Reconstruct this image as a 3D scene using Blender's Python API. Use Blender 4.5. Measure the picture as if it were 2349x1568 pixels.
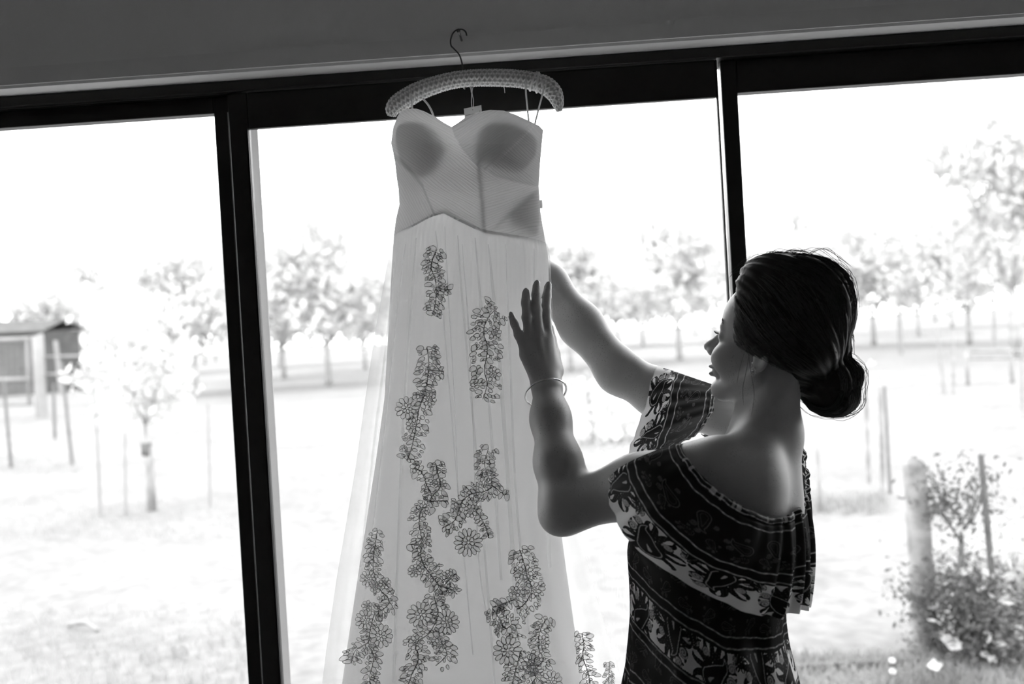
import bpy, math, random
import numpy as np
from mathutils import Matrix, Vector

# ------------------------------------------------------------------ scene, camera, sky, exposure
for _o in list(bpy.data.objects):
    bpy.data.objects.remove(_o, do_unlink=True)
scene = bpy.context.scene
COL = scene.collection
FPX = 2300.0                                   # focal length in pixels of the 2349 x 1568 frame
CAM = np.array([0.0, -2.1, 1.55])
def _cam_axes(yaw, pitch, roll):
    y, p, r = np.radians([yaw, pitch, roll])
    F = np.array([-np.sin(y)*np.cos(p), np.cos(y)*np.cos(p), -np.sin(p)])
    R = np.cross(F, [0, 0, 1.0]); R /= np.linalg.norm(R); U = np.cross(R, F)
    return F, np.cos(r)*R - np.sin(r)*U, np.cos(r)*U + np.sin(r)*R
CF, CR, CU = _cam_axes(2.62, 0.57, 3.31)
cam_data = bpy.data.cameras.new('camera')
cam_data.sensor_width = 36.0
cam_data.lens = FPX/2349*36.0
cam_data.clip_end = 2000; cam_data.clip_start = 0.05
cam_data.dof.use_dof = True
cam_data.dof.focus_distance = 1.86
cam_data.dof.aperture_fstop = 2.8
cam = bpy.data.objects.new('camera', cam_data); COL.objects.link(cam)
cam.matrix_world = Matrix(((CR[0], CU[0], -CF[0], CAM[0]), (CR[1], CU[1], -CF[1], CAM[1]),
                           (CR[2], CU[2], -CF[2], CAM[2]), (0, 0, 0, 1)))
scene.camera = cam

SKY_STRENGTH = 6.6
world = bpy.data.worlds.new('overcast_sky'); scene.world = world
world.use_nodes = True
_bg = world.node_tree.nodes['Background']
_bg.inputs['Color'].default_value = (1.0, 1.0, 1.0, 1)
_bg.inputs['Strength'].default_value = SKY_STRENGTH
scene.view_settings.view_transform = 'Standard'
scene.view_settings.look = 'None'
scene.view_settings.gamma = 1.0
scene.view_settings.use_curve_mapping = False
scene.view_settings.exposure = 0.0
scene.cycles.max_bounces = 14; scene.cycles.diffuse_bounces = 8; scene.cycles.transparent_max_bounces = 64

# ------------------------------------------------------------------ pixel <-> place helpers
def ray(px, py):
    return CF + CR*(px-1174.5)/FPX - CU*(py-784.0)/FPX
def P(px, py, Y):
    """point of the pixel's line of sight in the vertical plane y = Y"""
    d = ray(px, py); return CAM + d*((Y-CAM[1])/d[1])
GZ = -0.20
def G(px, py, z=GZ):
    """point of the pixel's line of sight on the ground"""
    d = ray(px, py); return CAM + d*((z-CAM[2])/d[2])
def proj(p):
    v = np.asarray(p, float)-CAM; z = v@CF
    return np.stack([1174.5+FPX*(v@CR)/z, 784.0-FPX*(v@CU)/z], -1)

# ------------------------------------------------------------------ mesh helpers
def tag(o, label=None, cat=None, group=None, kind=None):
    if label: o['label'] = label
    if cat: o['category'] = cat
    if group: o['group'] = group
    if kind: o['kind'] = kind
    return o
def mesh_data(name, V, F, mat=None, smooth=True, attrs=None):
    V = np.asarray(V, np.float32)
    me = bpy.data.meshes.new(name)
    if isinstance(F, np.ndarray):
        n, k = F.shape
        me.vertices.add(len(V)); me.vertices.foreach_set('co', V.ravel())
        me.loops.add(n*k); me.loops.foreach_set('vertex_index', F.astype(np.int32).ravel())
        me.polygons.add(n)
        me.polygons.foreach_set('loop_start', np.arange(0, n*k, k, dtype=np.int32))
        me.polygons.foreach_set('loop_total', np.full(n, k, np.int32))
        me.update(calc_edges=True)
    else:
        me.from_pydata(V.tolist(), [], F); me.update()
    if attrs:
        for an, av in attrs.items():
            a = me.attributes.new(an, 'FLOAT', 'POINT'); a.data.foreach_set('value', np.asarray(av, np.float32).ravel())
    me.polygons.foreach_set('use_smooth', np.full(len(me.polygons), smooth))
    if mat: me.materials.append(mat)
    me.validate()
    return me
def obj(name, me, parent=None):
    o = bpy.data.objects.new(name, me); COL.objects.link(o)
    if parent is not None: o.parent = parent
    return o
def empty(name, loc=(0, 0, 0)):
    o = bpy.data.objects.new(name, None); COL.objects.link(o); o.location = Vector([float(c) for c in loc]); o.empty_display_size = 0.05
    return o
class MB:
    """collects quads / polygons of one mesh"""
    def __init__(s): s.v = []; s.f = []; s.n = 0
    def add(s, V, F):
        V = np.asarray(V, float)
        for f in F: s.f.append([int(i)+s.n for i in f])
        s.v.append(V); s.n += len(V); return s
    def box(s, x0, x1, y0, y1, z0, z1, bev=0.0):
        if bev <= 0:
            V = [(x, y, z) for x in (x0, x1) for y in (y0, y1) for z in (z0, z1)]
            F = [(0, 1, 3, 2), (4, 6, 7, 5), (0, 4, 5, 1), (2, 3, 7, 6), (0, 2, 6, 4), (1, 5, 7, 3)]
            return s.add(V, F)
        b = bev; V = []; idx = {}
        X = (x0, x1); Y = (y0, y1); Z = (z0, z1); sg = (1, -1)
        for i in (0, 1):
            for j in (0, 1):
                for k in (0, 1):
                    for ax in range(3):
                        p = [X[i], Y[j], Z[k]]
                        for a2, q in ((0, i), (1, j), (2, k)):
                            if a2 != ax: p[a2] += sg[q]*b
                        idx[(i, j, k, ax)] = len(V); V.append(p)
        F = []
        for ax in range(3):
            o1, o2 = [a for a in range(3) if a != ax]
            for e in (0, 1):
                q = []
                for (m, n2) in ((0, 0), (1, 0), (1, 1), (0, 1)):
                    c = [0, 0, 0]; c[ax] = e; c[o1] = m; c[o2] = n2
                    q.append(idx[(*c, ax)])
                F.append(q if (e == 1) == (ax != 1) else q[::-1])
            for m in (0, 1):
                for n2 in (0, 1):
                    c0 = [0, 0, 0]; c1 = [0, 0, 0]; c0[ax] = 0; c1[ax] = 1
                    c0[o1] = c1[o1] = m; c0[o2] = c1[o2] = n2
                    F.append([idx[(*c0, o1)], idx[(*c1, o1)], idx[(*c1, o2)], idx[(*c0, o2)]])
        for i in (0, 1):
            for j in (0, 1):
                for k in (0, 1): F.append([idx[(i, j, k, a)] for a in range(3)])
        return s.add(V, F)
    def tube(s, path, rad, n=8, cap=True, flat=1.0):
        V, F = tube_geo(path, rad, n, cap, flat); return s.add(V, F)
    def build(s, name, mat, parent=None, smooth=False):
        return obj(name, s.mesh(name, mat, smooth), parent)
    def mesh(s, name, mat, smooth=False):
        return mesh_data(name, np.concatenate(s.v), s.f, mat, smooth)
def tube_geo(path, rad, n=8, cap=True, flat=1.0):
    path = np.asarray(path, float); m = len(path)
    rad = np.broadcast_to(np.asarray(rad, float), (m,))
    T = np.gradient(path, axis=0); T /= np.linalg.norm(T, axis=1)[:, None]+1e-12
    ref = np.array([0, 0, 1.0]) if abs(T[0][2]) < 0.9 else np.array([1.0, 0, 0])
    A = np.cross(T[0], ref); A /= np.linalg.norm(A)
    V = []
    ang = np.arange(n)*2*np.pi/n
    for i in range(m):
        A = A-T[i]*(A@T[i]); A /= np.linalg.norm(A)+1e-12
        B = np.cross(T[i], A)
        V.append(path[i]+rad[i]*(np.cos(ang)[:, None]*A+flat*np.sin(ang)[:, None]*B))
    V = np.concatenate(V); F = []
    for i in range(m-1):
        for j in range(n):
            a = i*n+j; b = i*n+(j+1) % n
            F.append((a, b, b+n, a+n))
    if cap:
        F.append(tuple(range(n-1, -1, -1))); F.append(tuple(range((m-1)*n, m*n)))
    return V, F
def spline(pts, n, closed=False):
    """Catmull-Rom through pts, n samples"""
    pts = np.asarray(pts, float); m = len(pts)
    if closed:
        t = np.linspace(0, m, n, endpoint=False); i = np.floor(t).astype(int); u = (t-i)[:, None]
        p0, p1, p2, p3 = (pts[(i+k) % m] for k in (-1, 0, 1, 2))
    else:
        t = np.linspace(0, m-1, n); i = np.minimum(np.floor(t).astype(int), m-2); u = (t-i)[:, None]
        g = lambda k: pts[np.clip(i+k, 0, m-1)]
        p0, p1, p2, p3 = g(-1), g(0), g(1), g(2)
    return 0.5*(2*p1+(p2-p0)*u+(2*p0-5*p1+4*p2-p3)*u*u+(3*p1-p0-3*p2+p3)*u**3)
def grid_faces(nu, nv, closed_u=False):
    """vertices indexed v*nu+u"""
    U = np.arange(nu if closed_u else nu-1); W = np.arange(nv-1)
    u, v = np.meshgrid(U, W); u = u.ravel(); v = v.ravel(); u1 = (u+1) % nu
    return np.stack([v*nu+u, v*nu+u1, (v+1)*nu+u1, (v+1)*nu+u], 1)
def hash_noise(x, seed=0):
    return np.modf(np.abs(np.sin(np.asarray(x, float)*12.9898+seed*78.233)*43758.5453))[0]

# ------------------------------------------------------------------ materials
def new_mat(name):
    m = bpy.data.materials.new(name); m.use_nodes = True
    nt = m.node_tree; b = nt.nodes['Principled BSDF']
    return m, nt, b
def g4(v): return (v, v, v, 1)
def mat_plain(name, v, rough=0.5, spec=0.5, metal=0.0, noise=0.0, scale=20.0, bump=0.0, bscale=80.0):
    m, nt, b = new_mat(name)
    b.inputs['Base Color'].default_value = g4(v); b.inputs['Roughness'].default_value = rough
    b.inputs['Specular IOR Level'].default_value = spec; b.inputs['Metallic'].default_value = metal
    tc = nt.nodes.new('ShaderNodeTexCoord')
    if noise > 0:
        n = nt.nodes.new('ShaderNodeTexNoise'); n.inputs['Scale'].default_value = scale; n.inputs['Detail'].default_value = 5
        r = nt.nodes.new('ShaderNodeMapRange'); r.inputs['From Min'].default_value = .3; r.inputs['From Max'].default_value = .7
        r.inputs['To Min'].default_value = v*(1-noise); r.inputs['To Max'].default_value = min(1, v*(1+noise))
        nt.links.new(tc.outputs['Object'], n.inputs['Vector']); nt.links.new(n.outputs['Fac'], r.inputs['Value'])
        nt.links.new(r.outputs['Result'], b.inputs['Base Color'])
    if bump > 0:
        n2 = nt.nodes.new('ShaderNodeTexNoise'); n2.inputs['Scale'].default_value = bscale; n2.inputs['Detail'].default_value = 4
        bp = nt.nodes.new('ShaderNodeBump'); bp.inputs['Strength'].default_value = bump; bp.inputs['Distance'].default_value = .01
        nt.links.new(tc.outputs['Object'], n2.inputs['Vector']); nt.links.new(n2.outputs['Fac'], bp.inputs['Height'])
        nt.links.new(bp.outputs['Normal'], b.inputs['Normal'])
    return m
def mat_cloth(name, refl, trans, clear=0.0, rough=0.9, bump=0.0, bscale=400.0, attr=None, lo=1.0, hi=1.0):
    """thin cloth: diffuse + translucent, part of it open weave that lets the view through"""
    m, nt, b = new_mat(name); nt.nodes.remove(b)
    out = nt.nodes['Material Output']
    d = nt.nodes.new('ShaderNodeBsdfDiffuse'); d.inputs['Color'].default_value = g4(refl); 
    t = nt.nodes.new('ShaderNodeBsdfTranslucent'); t.inputs['Color'].default_value = g4(trans)
    a = nt.nodes.new('ShaderNodeAddShader')
    nt.links.new(d.outputs[0], a.inputs[0]); nt.links.new(t.outputs[0], a.inputs[1])
    last = a.outputs[0]
    if attr:                                    # a stored value per vertex: bodice cloth thickness; painted shade in the crochet gaps
        at = nt.nodes.new('ShaderNodeAttribute'); at.attribute_name = attr
        for val, sh in ((refl, d), (trans, t)):
            mr = nt.nodes.new('ShaderNodeMapRange'); mr.inputs['To Min'].default_value = val*lo; mr.inputs['To Max'].default_value = val*hi
            nt.links.new(at.outputs['Fac'], mr.inputs['Value']); nt.links.new(mr.outputs['Result'], sh.inputs['Color'])
    if bump > 0:
        tc = nt.nodes.new('ShaderNodeTexCoord')
        n2 = nt.nodes.new('ShaderNodeTexNoise'); n2.inputs['Scale'].default_value = bscale
        bp = nt.nodes.new('ShaderNodeBump'); bp.inputs['Strength'].default_value = bump; bp.inputs['Distance'].default_value = .002
        nt.links.new(tc.outputs['Object'], n2.inputs['Vector']); nt.links.new(n2.outputs['Fac'], bp.inputs['Height'])
        nt.links.new(bp.outputs['Normal'], d.inputs['Normal']); nt.links.new(bp.outputs['Normal'], t.inputs['Normal'])
    if clear > 0:
        tr = nt.nodes.new('ShaderNodeBsdfTransparent'); mx = nt.nodes.new('ShaderNodeMixShader'); mx.inputs['Fac'].default_value = clear
        nt.links.new(last, mx.inputs[1]); nt.links.new(tr.outputs[0], mx.inputs[2]); last = mx.outputs[0]
    nt.links.new(last, out.inputs['Surface'])
    return m
def mat_glass(name):
    m, nt, b = new_mat(name); nt.nodes.remove(b); out = nt.nodes['Material Output']
    tr = nt.nodes.new('ShaderNodeBsdfTransparent'); tr.inputs['Color'].default_value = g4(.96)
    gl = nt.nodes.new('ShaderNodeBsdfGlossy'); gl.inputs['Roughness'].default_value = 0.02
    mx = nt.nodes.new('ShaderNodeMixShader'); mx.inputs['Fac'].default_value = 0.05
    nt.links.new(tr.outputs[0], mx.inputs[1]); nt.links.new(gl.outputs[0], mx.inputs[2]); nt.links.new(mx.outputs[0], out.inputs['Surface'])
    return m
def mat_leaf(name, refl, trans):
    m, nt, b = new_mat(name); nt.nodes.remove(b); out = nt.nodes['Material Output']
    geo = nt.nodes.new('ShaderNodeTexCoord'); n = nt.nodes.new('ShaderNodeTexNoise'); n.inputs['Scale'].default_value = 1.6
    r = nt.nodes.new('ShaderNodeMapRange'); r.inputs['From Min'].default_value = .35; r.inputs['From Max'].default_value = .65
    r.inputs['To Min'].default_value = refl*.65; r.inputs['To Max'].default_value = min(1, refl*1.35)
    nt.links.new(geo.outputs['Object'], n.inputs['Vector']); nt.links.new(n.outputs['Fac'], r.inputs['Value'])
    d = nt.nodes.new('ShaderNodeBsdfDiffuse'); nt.links.new(r.outputs['Result'], d.inputs['Color'])
    t = nt.nodes.new('ShaderNodeBsdfTranslucent'); t.inputs['Color'].default_value = g4(trans)
    a = nt.nodes.new('ShaderNodeAddShader')
    nt.links.new(d.outputs[0], a.inputs[0]); nt.links.new(t.outputs[0], a.inputs[1]); nt.links.new(a.outputs[0], out.inputs['Surface'])
    return m

M = {}
M['wall'] = mat_plain('painted_plaster', .90, .85, .2, noise=.03, scale=2.0, bump=.05, bscale=120)
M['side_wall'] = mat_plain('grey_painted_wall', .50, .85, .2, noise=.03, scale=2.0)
M['trim'] = mat_plain('painted_timber_trim', .85, .55, .4, noise=.03, scale=5.0)
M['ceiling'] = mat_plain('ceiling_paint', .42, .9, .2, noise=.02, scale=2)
M['floor'] = mat_plain('dark_floorboards', .05, .45, .4, noise=.3, scale=6)
M['frame'] = mat_plain('black_powder_coated_aluminium', .012, .38, .45, noise=.1, scale=30)
M['seal'] = mat_cloth('translucent_weather_seal', .25, .35)
M['glass'] = mat_glass('window_glass')

# ================================================================== the room
def zat(px, py, Y): return P(px, py, Y)[2]
Z_WALL = zat(1174, 115, 0.0)                   # lower edge of the plastered wall over the doors
FY0, FY1 = 0.058, 0.165                        # door frame, front and back
XL, XR = -2.35, 2.35                           # ends of the door opening
RX0, RX1, RY0, RZ1 = -3.2, 3.4, -5.2, 2.72
mb = MB()
mb.box(RX0-.15, RX1+.15, 0.0, .25, Z_WALL, RZ1+.1)
mb.box(RX0-.15, XL, 0.0, .25, -.25, Z_WALL)
mb.box(XR, RX1+.15, 0.0, .25, -.25, Z_WALL)
tag(mb.build('wall_back', M['wall']), kind='structure')
tag(MB().box(RX0-.15, RX1+.15, RY0-.15, 0.25, -.25, 0).build('floor', M['floor']), kind='structure')
tag(MB().box(RX0-.15, RX1+.15, RY0-.15, 0.0, RZ1, RZ1+.1).build('ceiling', M['ceiling']), kind='structure')
tag(MB().box(RX0-.15, RX0, RY0, 0.0, 0, RZ1).build('wall_left', M['side_wall']), kind='structure')
tag(MB().box(RX1, RX1+.15, RY0, 0.0, 0, RZ1).build('wall_right', M['side_wall']), kind='structure')
tag(MB().box(RX0, RX1, RY0-.15, RY0, 0, RZ1).build('wall_front', M['side_wall']), kind='structure')
# architrave board over the doors, slightly proud of the plaster; its underside catches the daylight
Z_ARC = zat(1174, 73, -0.006)
tr = MB().box(XL-.06, XR+.06, -0.006, 0.0, Z_WALL, Z_ARC, .0)
tag(tr.build('trim_1', M['trim']), kind='structure')
tr = MB().box(XL, XR, 0.0, FY0+.004, Z_WALL-.006, Z_WALL)      # soffit lining of the reveal
tag(tr.build('trim_2', M['trim']), kind='structure')

# ---- sliding door set: one frame, fixed and sliding panels, black aluminium
Z_HEAD_TOP = Z_WALL-.006
def xat(px, py, Y): return P(px, py, Y)[0]
z_head_lo = zat(250, 229, FY0)                 # underside of the head member
z_rail_l = zat(246, 277, FY0+.03)              # underside of the top rail, left panel
z_rail_c = zat(1108, 259, FY0+.012)
z_rail_r = zat(2020, 190.5, FY0+.03)
fr = tag(empty('window_1', (0, .1, 0)), kind='structure')
inv = Matrix.Translation((0, -.1, 0))
def part(mbx, name, mat, parent=fr):
    o = mbx.build(name, mat, parent); o.matrix_parent_inverse = Matrix.Translation(-parent.location); return o
part(MB().box(XL, XR, FY0, FY1, z_head_lo, Z_HEAD_TOP, .002), 'head', M['frame'])
part(MB().box(XL, XL+.05, FY0, FY1, 0, z_head_lo, .002), 'jamb', M['frame'])
part(MB().box(XR-.05, XR, FY0, FY1, 0, z_head_lo, .002), 'jamb', M['frame'])
part(MB().box(XL, XR, FY0, FY1, -.02, .035, .002), 'sill', M['frame'])
# thin track lips under the head
part(MB().box(XL+.05, xat(522, 265, FY0), FY0+.003, FY0+.006, z_head_lo-.004, z_head_lo+.001), 'track_lip', M['frame'])
part(MB().box(XL+.05, xat(522, 265, FY0), FY0+.016, FY0+.019, z_head_lo-.004, z_head_lo+.001), 'track_lip', M['frame'])
def panel(x0, x1, zt, st_l, st_r, y0, y1, rail, name_pane='pane', zb=.035):
    """one glazed panel: two stiles, two rails, bead and pane. x0..x1 outer, zt = underside of the top rail"""
    part(MB().box(x0, x0+st_l, y0, y1, zb, rail, .0015), 'stile', M['frame'])
    part(MB().box(x1-st_r, x1, y0, y1, zb, rail, .0015), 'stile', M['frame'])
    part(MB().box(x0+st_l, x1-st_r, y0, y1, zt, rail, .0015), 'top_rail', M['frame'])
    part(MB().box(x0+st_l, x1-st_r, y0, y1, zb, zb+.09, .0015), 'bottom_rail', M['frame'])
    part(MB().box(x0+st_l, x1-st_r, (y0+y1)/2-.003, (y0+y1)/2+.003, zb+.09, zt), name_pane, M['glass'])
# left panel (behind), centre panel (in front), right fixed panel
xa = xat(530, 900, FY0+.03); xa0 = xat(492+38, 900, FY0+.03)
x_l_open = xat(529.2, 900, FY0+.03)            # right edge of the left pane opening
x_stile_split = xat(562, 900, FY0+.012)
x_c_open = xat(607, 900, FY0+.012)
x_c_open_r = xat(1668, 640, FY0+.012)
x_post_l = xat(1679, 640, FY0+.03)
x_post_r = xat(1716, 640, FY0+.03)
panel(XL+.05, x_stile_split+.02, z_rail_l, .06, x_stile_split+.02-x_l_open, FY0+.03, FY0+.062, z_head_lo)
panel(x_stile_split, x_c_open_r+.004, z_rail_c, x_c_open-x_stile_split, .0045, FY0+.012, FY0+.028, z_head_lo-.001)
panel(x_post_l, XR-.05, z_rail_r, x_post_r-x_post_l, .06, FY0+.03, FY0+.062, z_head_lo)
# beads along the centre panel's stile, pale strip standing in for the light line between the stiles, pale seal strip outside
for dx, w in ((-.0065, .002), (-.0025, .0015)):
    part(MB().box(x_c_open+dx, x_c_open+dx+w, FY0+.008, FY0+.0125, .13, z_rail_c), 'glazing_bead', M['frame'])
part(MB().box(x_stile_split-.0012, x_stile_split+.0004, FY0+.010, FY0+.0125, .06, zat(519, 258, FY0+.012)), 'edge_strip', mat_plain('brushed_edge', .45, .3, .6, .6))
ys = FY0+.07
part(MB().box(xat(602, 900, ys), xat(626.5, 900, ys), ys, ys+.004, .05, z_rail_c+.02), 'weather_seal', M['seal'])

# ================================================================== wedding dress on its hanger
YD = -0.105                                    # plane through the middle of the hanging dress
M['tulle'] = mat_cloth('white_tulle', .14, .62, clear=.70)
M['lining'] = mat_cloth('white_satin_lining', .22, .455, bump=.15, bscale=60)
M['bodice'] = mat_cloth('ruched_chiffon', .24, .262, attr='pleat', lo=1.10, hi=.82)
M['bodice_back'] = mat_cloth('chiffon_back', .28, .60)
M['pad'] = mat_cloth('foam_cup', .3, .42)
M['lace'] = mat_cloth('corded_lace', .14, .60, clear=.35)
M['cord'] = mat_cloth('lace_cord', .12, .45)
M['ribbon'] = mat_cloth('satin_ribbon', .45, .35)
M['crochet'] = mat_cloth('crochet_cotton', .78, .2)
M['crochet_stitch'] = mat_cloth('crochet_stitch', .80, .2, attr='stitch', lo=.55, hi=1.1)  # gaps between the stitches darkened in the colour, as shade
M['wire'] = mat_plain('dull_steel_wire', .12, .35, .5, .9)
M['card'] = mat_cloth('white_card', .6, .25)
M['print'] = mat_plain('grey_print', .12, .8)

wd = empty('wedding_dress', P(1080, 560, YD))
tag(wd, 'white strapless wedding dress with ruched bodice and lace tulle skirt hanging from hanger', 'dress')
WI = Matrix.Translation(-wd.location)
def wpart(name, me, parent=wd):
    o = obj(name, me, parent)
    if parent is wd: o.matrix_parent_inverse = WI
    return o
def px_rows(rows, Y):
    """rows (py, xl, xr) -> arrays z, centre, half width (decreasing z made increasing)"""
    r = []
    for py, xl, xr in rows:
        a = P(xl, py, Y); b = P(xr, py, Y)
        r.append(((a[2]+b[2])/2, (a[0]+b[0])/2, (b[0]-a[0])/2))
    r = np.array(r); return r[np.argsort(r[:, 0])]
lin_rows = px_rows([(470, 922, 1232), (500, 914, 1239), (540, 906, 1249), (600, 902, 1258), (740, 896, 1262), (900, 888, 1266), (1050, 868, 1274), (1200, 845, 1284),
                    (1300, 830, 1297), (1450, 808, 1318), (1568, 792, 1338), (1800, 765, 1385), (2200, 700, 1460)], YD)
tul_rows = px_rows([(470, 921, 1233), (500, 913, 1240), (540, 904, 1251), (600, 892, 1262), (740, 868, 1270), (900, 845, 1280), (1050, 825, 1294), (1200, 800, 1322),
                    (1300, 783, 1347), (1450, 762, 1388), (1568, 748, 1425), (1800, 705, 1480), (2200, 640, 1580)], YD)
def interp(rows, z, k): return np.interp(z, rows[:, 0], rows[:, k])
z_waist = P(1080, 535, YD)[2]
def depth_front(z, big):
    d = z_waist-z
    return np.interp(d, [-.05, -.02, 0, .08, .2, .45, .9, 1.5], [.076, .086, .098, .120, .150, .185, .25, .32])+(.006 if big else 0)
def depth_back(z, big):
    d = z_waist-z
    return np.interp(d, [-.05, 0, .2, .45, 1.5], [.08, .08, .10, .11, .125])+(.004 if big else 0)
def skirt_pt(t, z, rows, big, fold=0.0):
    """t = angle, 0 right, pi/2 front (towards the room)"""
    c = interp(rows, z, 1); a = interp(rows, z, 2)
    s = np.sin(t); b = np.where(s > 0, depth_front(z, big), depth_back(z, big))
    return np.stack([c+(a+fold*.35)*np.cos(t), YD-(b+fold)*np.sign(s)*np.abs(s)**.7, z+0*t], -1)
def fold_f(t, z, seed, n, amp):
    rs = np.random.RandomState(seed)
    d = np.clip(z_waist-z, 0, 2)
    g = np.clip(d/.06, 0, 1)
    f = 0
    for i in range(n):
        k = rs.randint(5, 34); ph = rs.rand()*6.28; dr = rs.randn()*.5
        f = f+np.sin(k*t+ph+dr*d)*(rs.rand()*.7+.3)/np.sqrt(k)
    f = f/np.sqrt(n)*amp*(.25+.75*np.clip(d/.5, 0, 1))*2.2
    gather = np.sin(88*t+3*np.sin(5*t))*.0011*np.exp(-d/.11)
    return (f+gather)*g+gather*(1-g)
z_hem = P(1080, 2200, YD)[2]
z_hem = max(z_hem, .12)
z_top = P(1050, 478, YD)[2]
def skirt_mesh(rows, big, seed, amp, nu, nv, t0=0, t1=2*np.pi, closed=True, wobble=.0):
    t = np.linspace(t0, t1, nu, endpoint=not closed)
    # the top follows the arched seam under the bodice
    c0 = interp(rows, z_waist, 1); a0 = interp(rows, z_waist, 2)
    pxs = proj(np.stack([c0+a0*np.cos(t), YD-.08*np.sin(t), z_waist+0*t], -1))[:, 0]
    seam = np.interp(pxs, [903, 945, 990, 1018, 1046, 1089, 1113, 1160, 1201, 1250], [541, 521, 497, 489, 504, 525, 535, 543, 549, 559])-6
    zt = np.array([P(x, y, YD-.08)[2] for x, y in zip(pxs, seam)]); zt = np.where(np.sin(t) > -.05, zt, z_waist)
    Z = zt[None]-(zt[None]-z_hem)*(np.linspace(0, 1, nv)**1.05)[:, None]; T = np.broadcast_to(t[None], Z.shape)
    Fo = fold_f(T, Z, seed, 9, amp)
    V = skirt_pt(T.ravel(), Z.ravel(), rows, big, Fo.ravel())
    return V, grid_faces(nu, nv, closed)
V, F = skirt_mesh(lin_rows, False, 3, .004, 260, 120)
wpart('skirt_lining', mesh_data('skirt_lining', V, F, M['lining']))
V, F = skirt_mesh(tul_rows, True, 11, .0085, 420, 130)
tul = wpart('tulle_overskirt', mesh_data('tulle_overskirt', V, F, M['tulle']))
# narrow pressed folds of the tulle: doubled strips that run from the waist seam down the front
def front_t_from_px(px, py, rows, big):
    Y = YD-.15
    for _ in range(6):
        p = P(px, py, Y); c = interp(rows, p[2], 1); a = interp(rows, p[2], 2)
        ct = np.clip((p[0]-c)/a, -.995, .995); s = np.sqrt(1-ct*ct)
        Y = YD-depth_front(p[2], big)*s**.7
    return np.arccos(ct), p[2]
folds = [((1050, 540), (1062, 700), (1105, 1180), (1135, 1568), 5), ((1060, 560), (1078, 800), (1098, 1270), (1120, 1420), 3),
         ((1090, 545), (1105, 720), (1128, 1000), (1150, 1330), 6), ((1000, 530), (1010, 640), (1040, 1000), (1085, 1500), 3),
         ((955, 545), (945, 700), (922, 1050), (905, 1560), 6), ((1120, 560), (1140, 760), (1165, 1100), (1190, 1500), 9),
         ((1160, 560), (1168, 760), (1185, 1150), (1225, 1568), 5), ((930, 560), (915, 680), (880, 1000), (838, 1350), 4),
         ((1020, 520), (1030, 700), (1044, 950), (1055, 1240), 2), ((905, 600), (890, 760), (862, 980), (825, 1300), 5), ((1225, 570), (1228, 760), (1245, 1000), (1262, 1300), 7)]
def fold_mesh(pp, wpx):
    n = 60; c = spline([(x, y) for x, y in pp], n); V = []
    for k, (x, y) in enumerate(c):
        w = wpx*(.35+.65*min(1, k/18))/2
        for dx in (-w, -w*.4, w*.4, w):
            t, z = front_t_from_px(x+dx, y, tul_rows, True)
            q = skirt_pt(np.array([t]), np.array([z]), tul_rows, True, fold_f(np.array([t]), np.array([z]), 11, 9, .0085))[0]
            q[1] -= .002 if abs(dx) == w else .0042
            V.append(q)
    return np.array(V), grid_faces(4, n)
for *pp, w in folds:
    V, F = fold_mesh(pp, w)
    wpart('tulle_fold', mesh_data('tulle_fold', V, F, M['tulle']))

# ---- bodice
top_px = np.array([(897, 300), (905, 284), (912, 266), (920, 256), (934, 249), (955, 249), (973, 255), (997, 267), (1018, 281), (1036, 291), (1050, 282), (1068, 269),
                   (1096, 257), (1124, 252), (1155, 253.5), (1183, 263), (1211, 276), (1236, 288), (1246, 298)], float)
bot_px = np.array([(903, 541), (945, 521), (990, 497), (1018, 489), (1046, 504), (1089, 525), (1113, 535), (1160, 543), (1201, 549), (1250, 559)], float)
sl_px = np.array([(240, 905), (285, 903), (328, 897), (350, 902), (370, 906), (409, 910), (433, 914), (469, 916), (504, 908), (541, 903), (570, 902)], float)
sr_px = np.array([(270, 1247), (298, 1246), (330, 1243), (374, 1239), (426, 1236), (486, 1240), (530, 1247), (560, 1251)], float)
def bodice_xy(nu, nv):
    s = np.linspace(0, 1, nu); S, T = np.meshgrid(s, np.linspace(0, 1, nv))
    x0 = 897+S*(1250-897)
    x = x0.copy()
    for _ in range(3):
        yt = np.interp(x, top_px[:, 0], top_px[:, 1]); yb = np.interp(x, bot_px[:, 0], bot_px[:, 1])
        y = yt+(yb-yt)*T
        xl = np.interp(y, sl_px[:, 0], sl_px[:, 1]); xr = np.interp(y, sr_px[:, 0], sr_px[:, 1])
        x = xl+(xr-xl)*S
    return S, T, x, y
def sm(a, b, x): 
    t = np.clip((x-a)/(b-a), 0, 1); return t*t*(3-2*t)
def bodice_depth(S, x, y):
    c = np.sqrt(np.clip(1-(2*S-1)**2, 0, 1))
    base = np.interp(y, [250, 330, 440, 500, 560], [.075, .095, .085, .092, .104])
    d = base*c**.75
    for cx, cy, ax, ay, am in ((962, 335, 52, 62, .030), (1160, 332, 64, 66, .034)):
        d = d+am*np.exp(-((x-cx)/ax)**2-((y-cy)/ay)**2)
    return d
c1x = [1036, 1043, 1060, 1092, 1140, 1200, 1240]; c1y = [291, 312, 340, 376, 404, 420, 428]
c2x = [900, 912, 940, 969, 985, 1000]; c2y = [356, 364, 390, 424, 465, 500]
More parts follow.
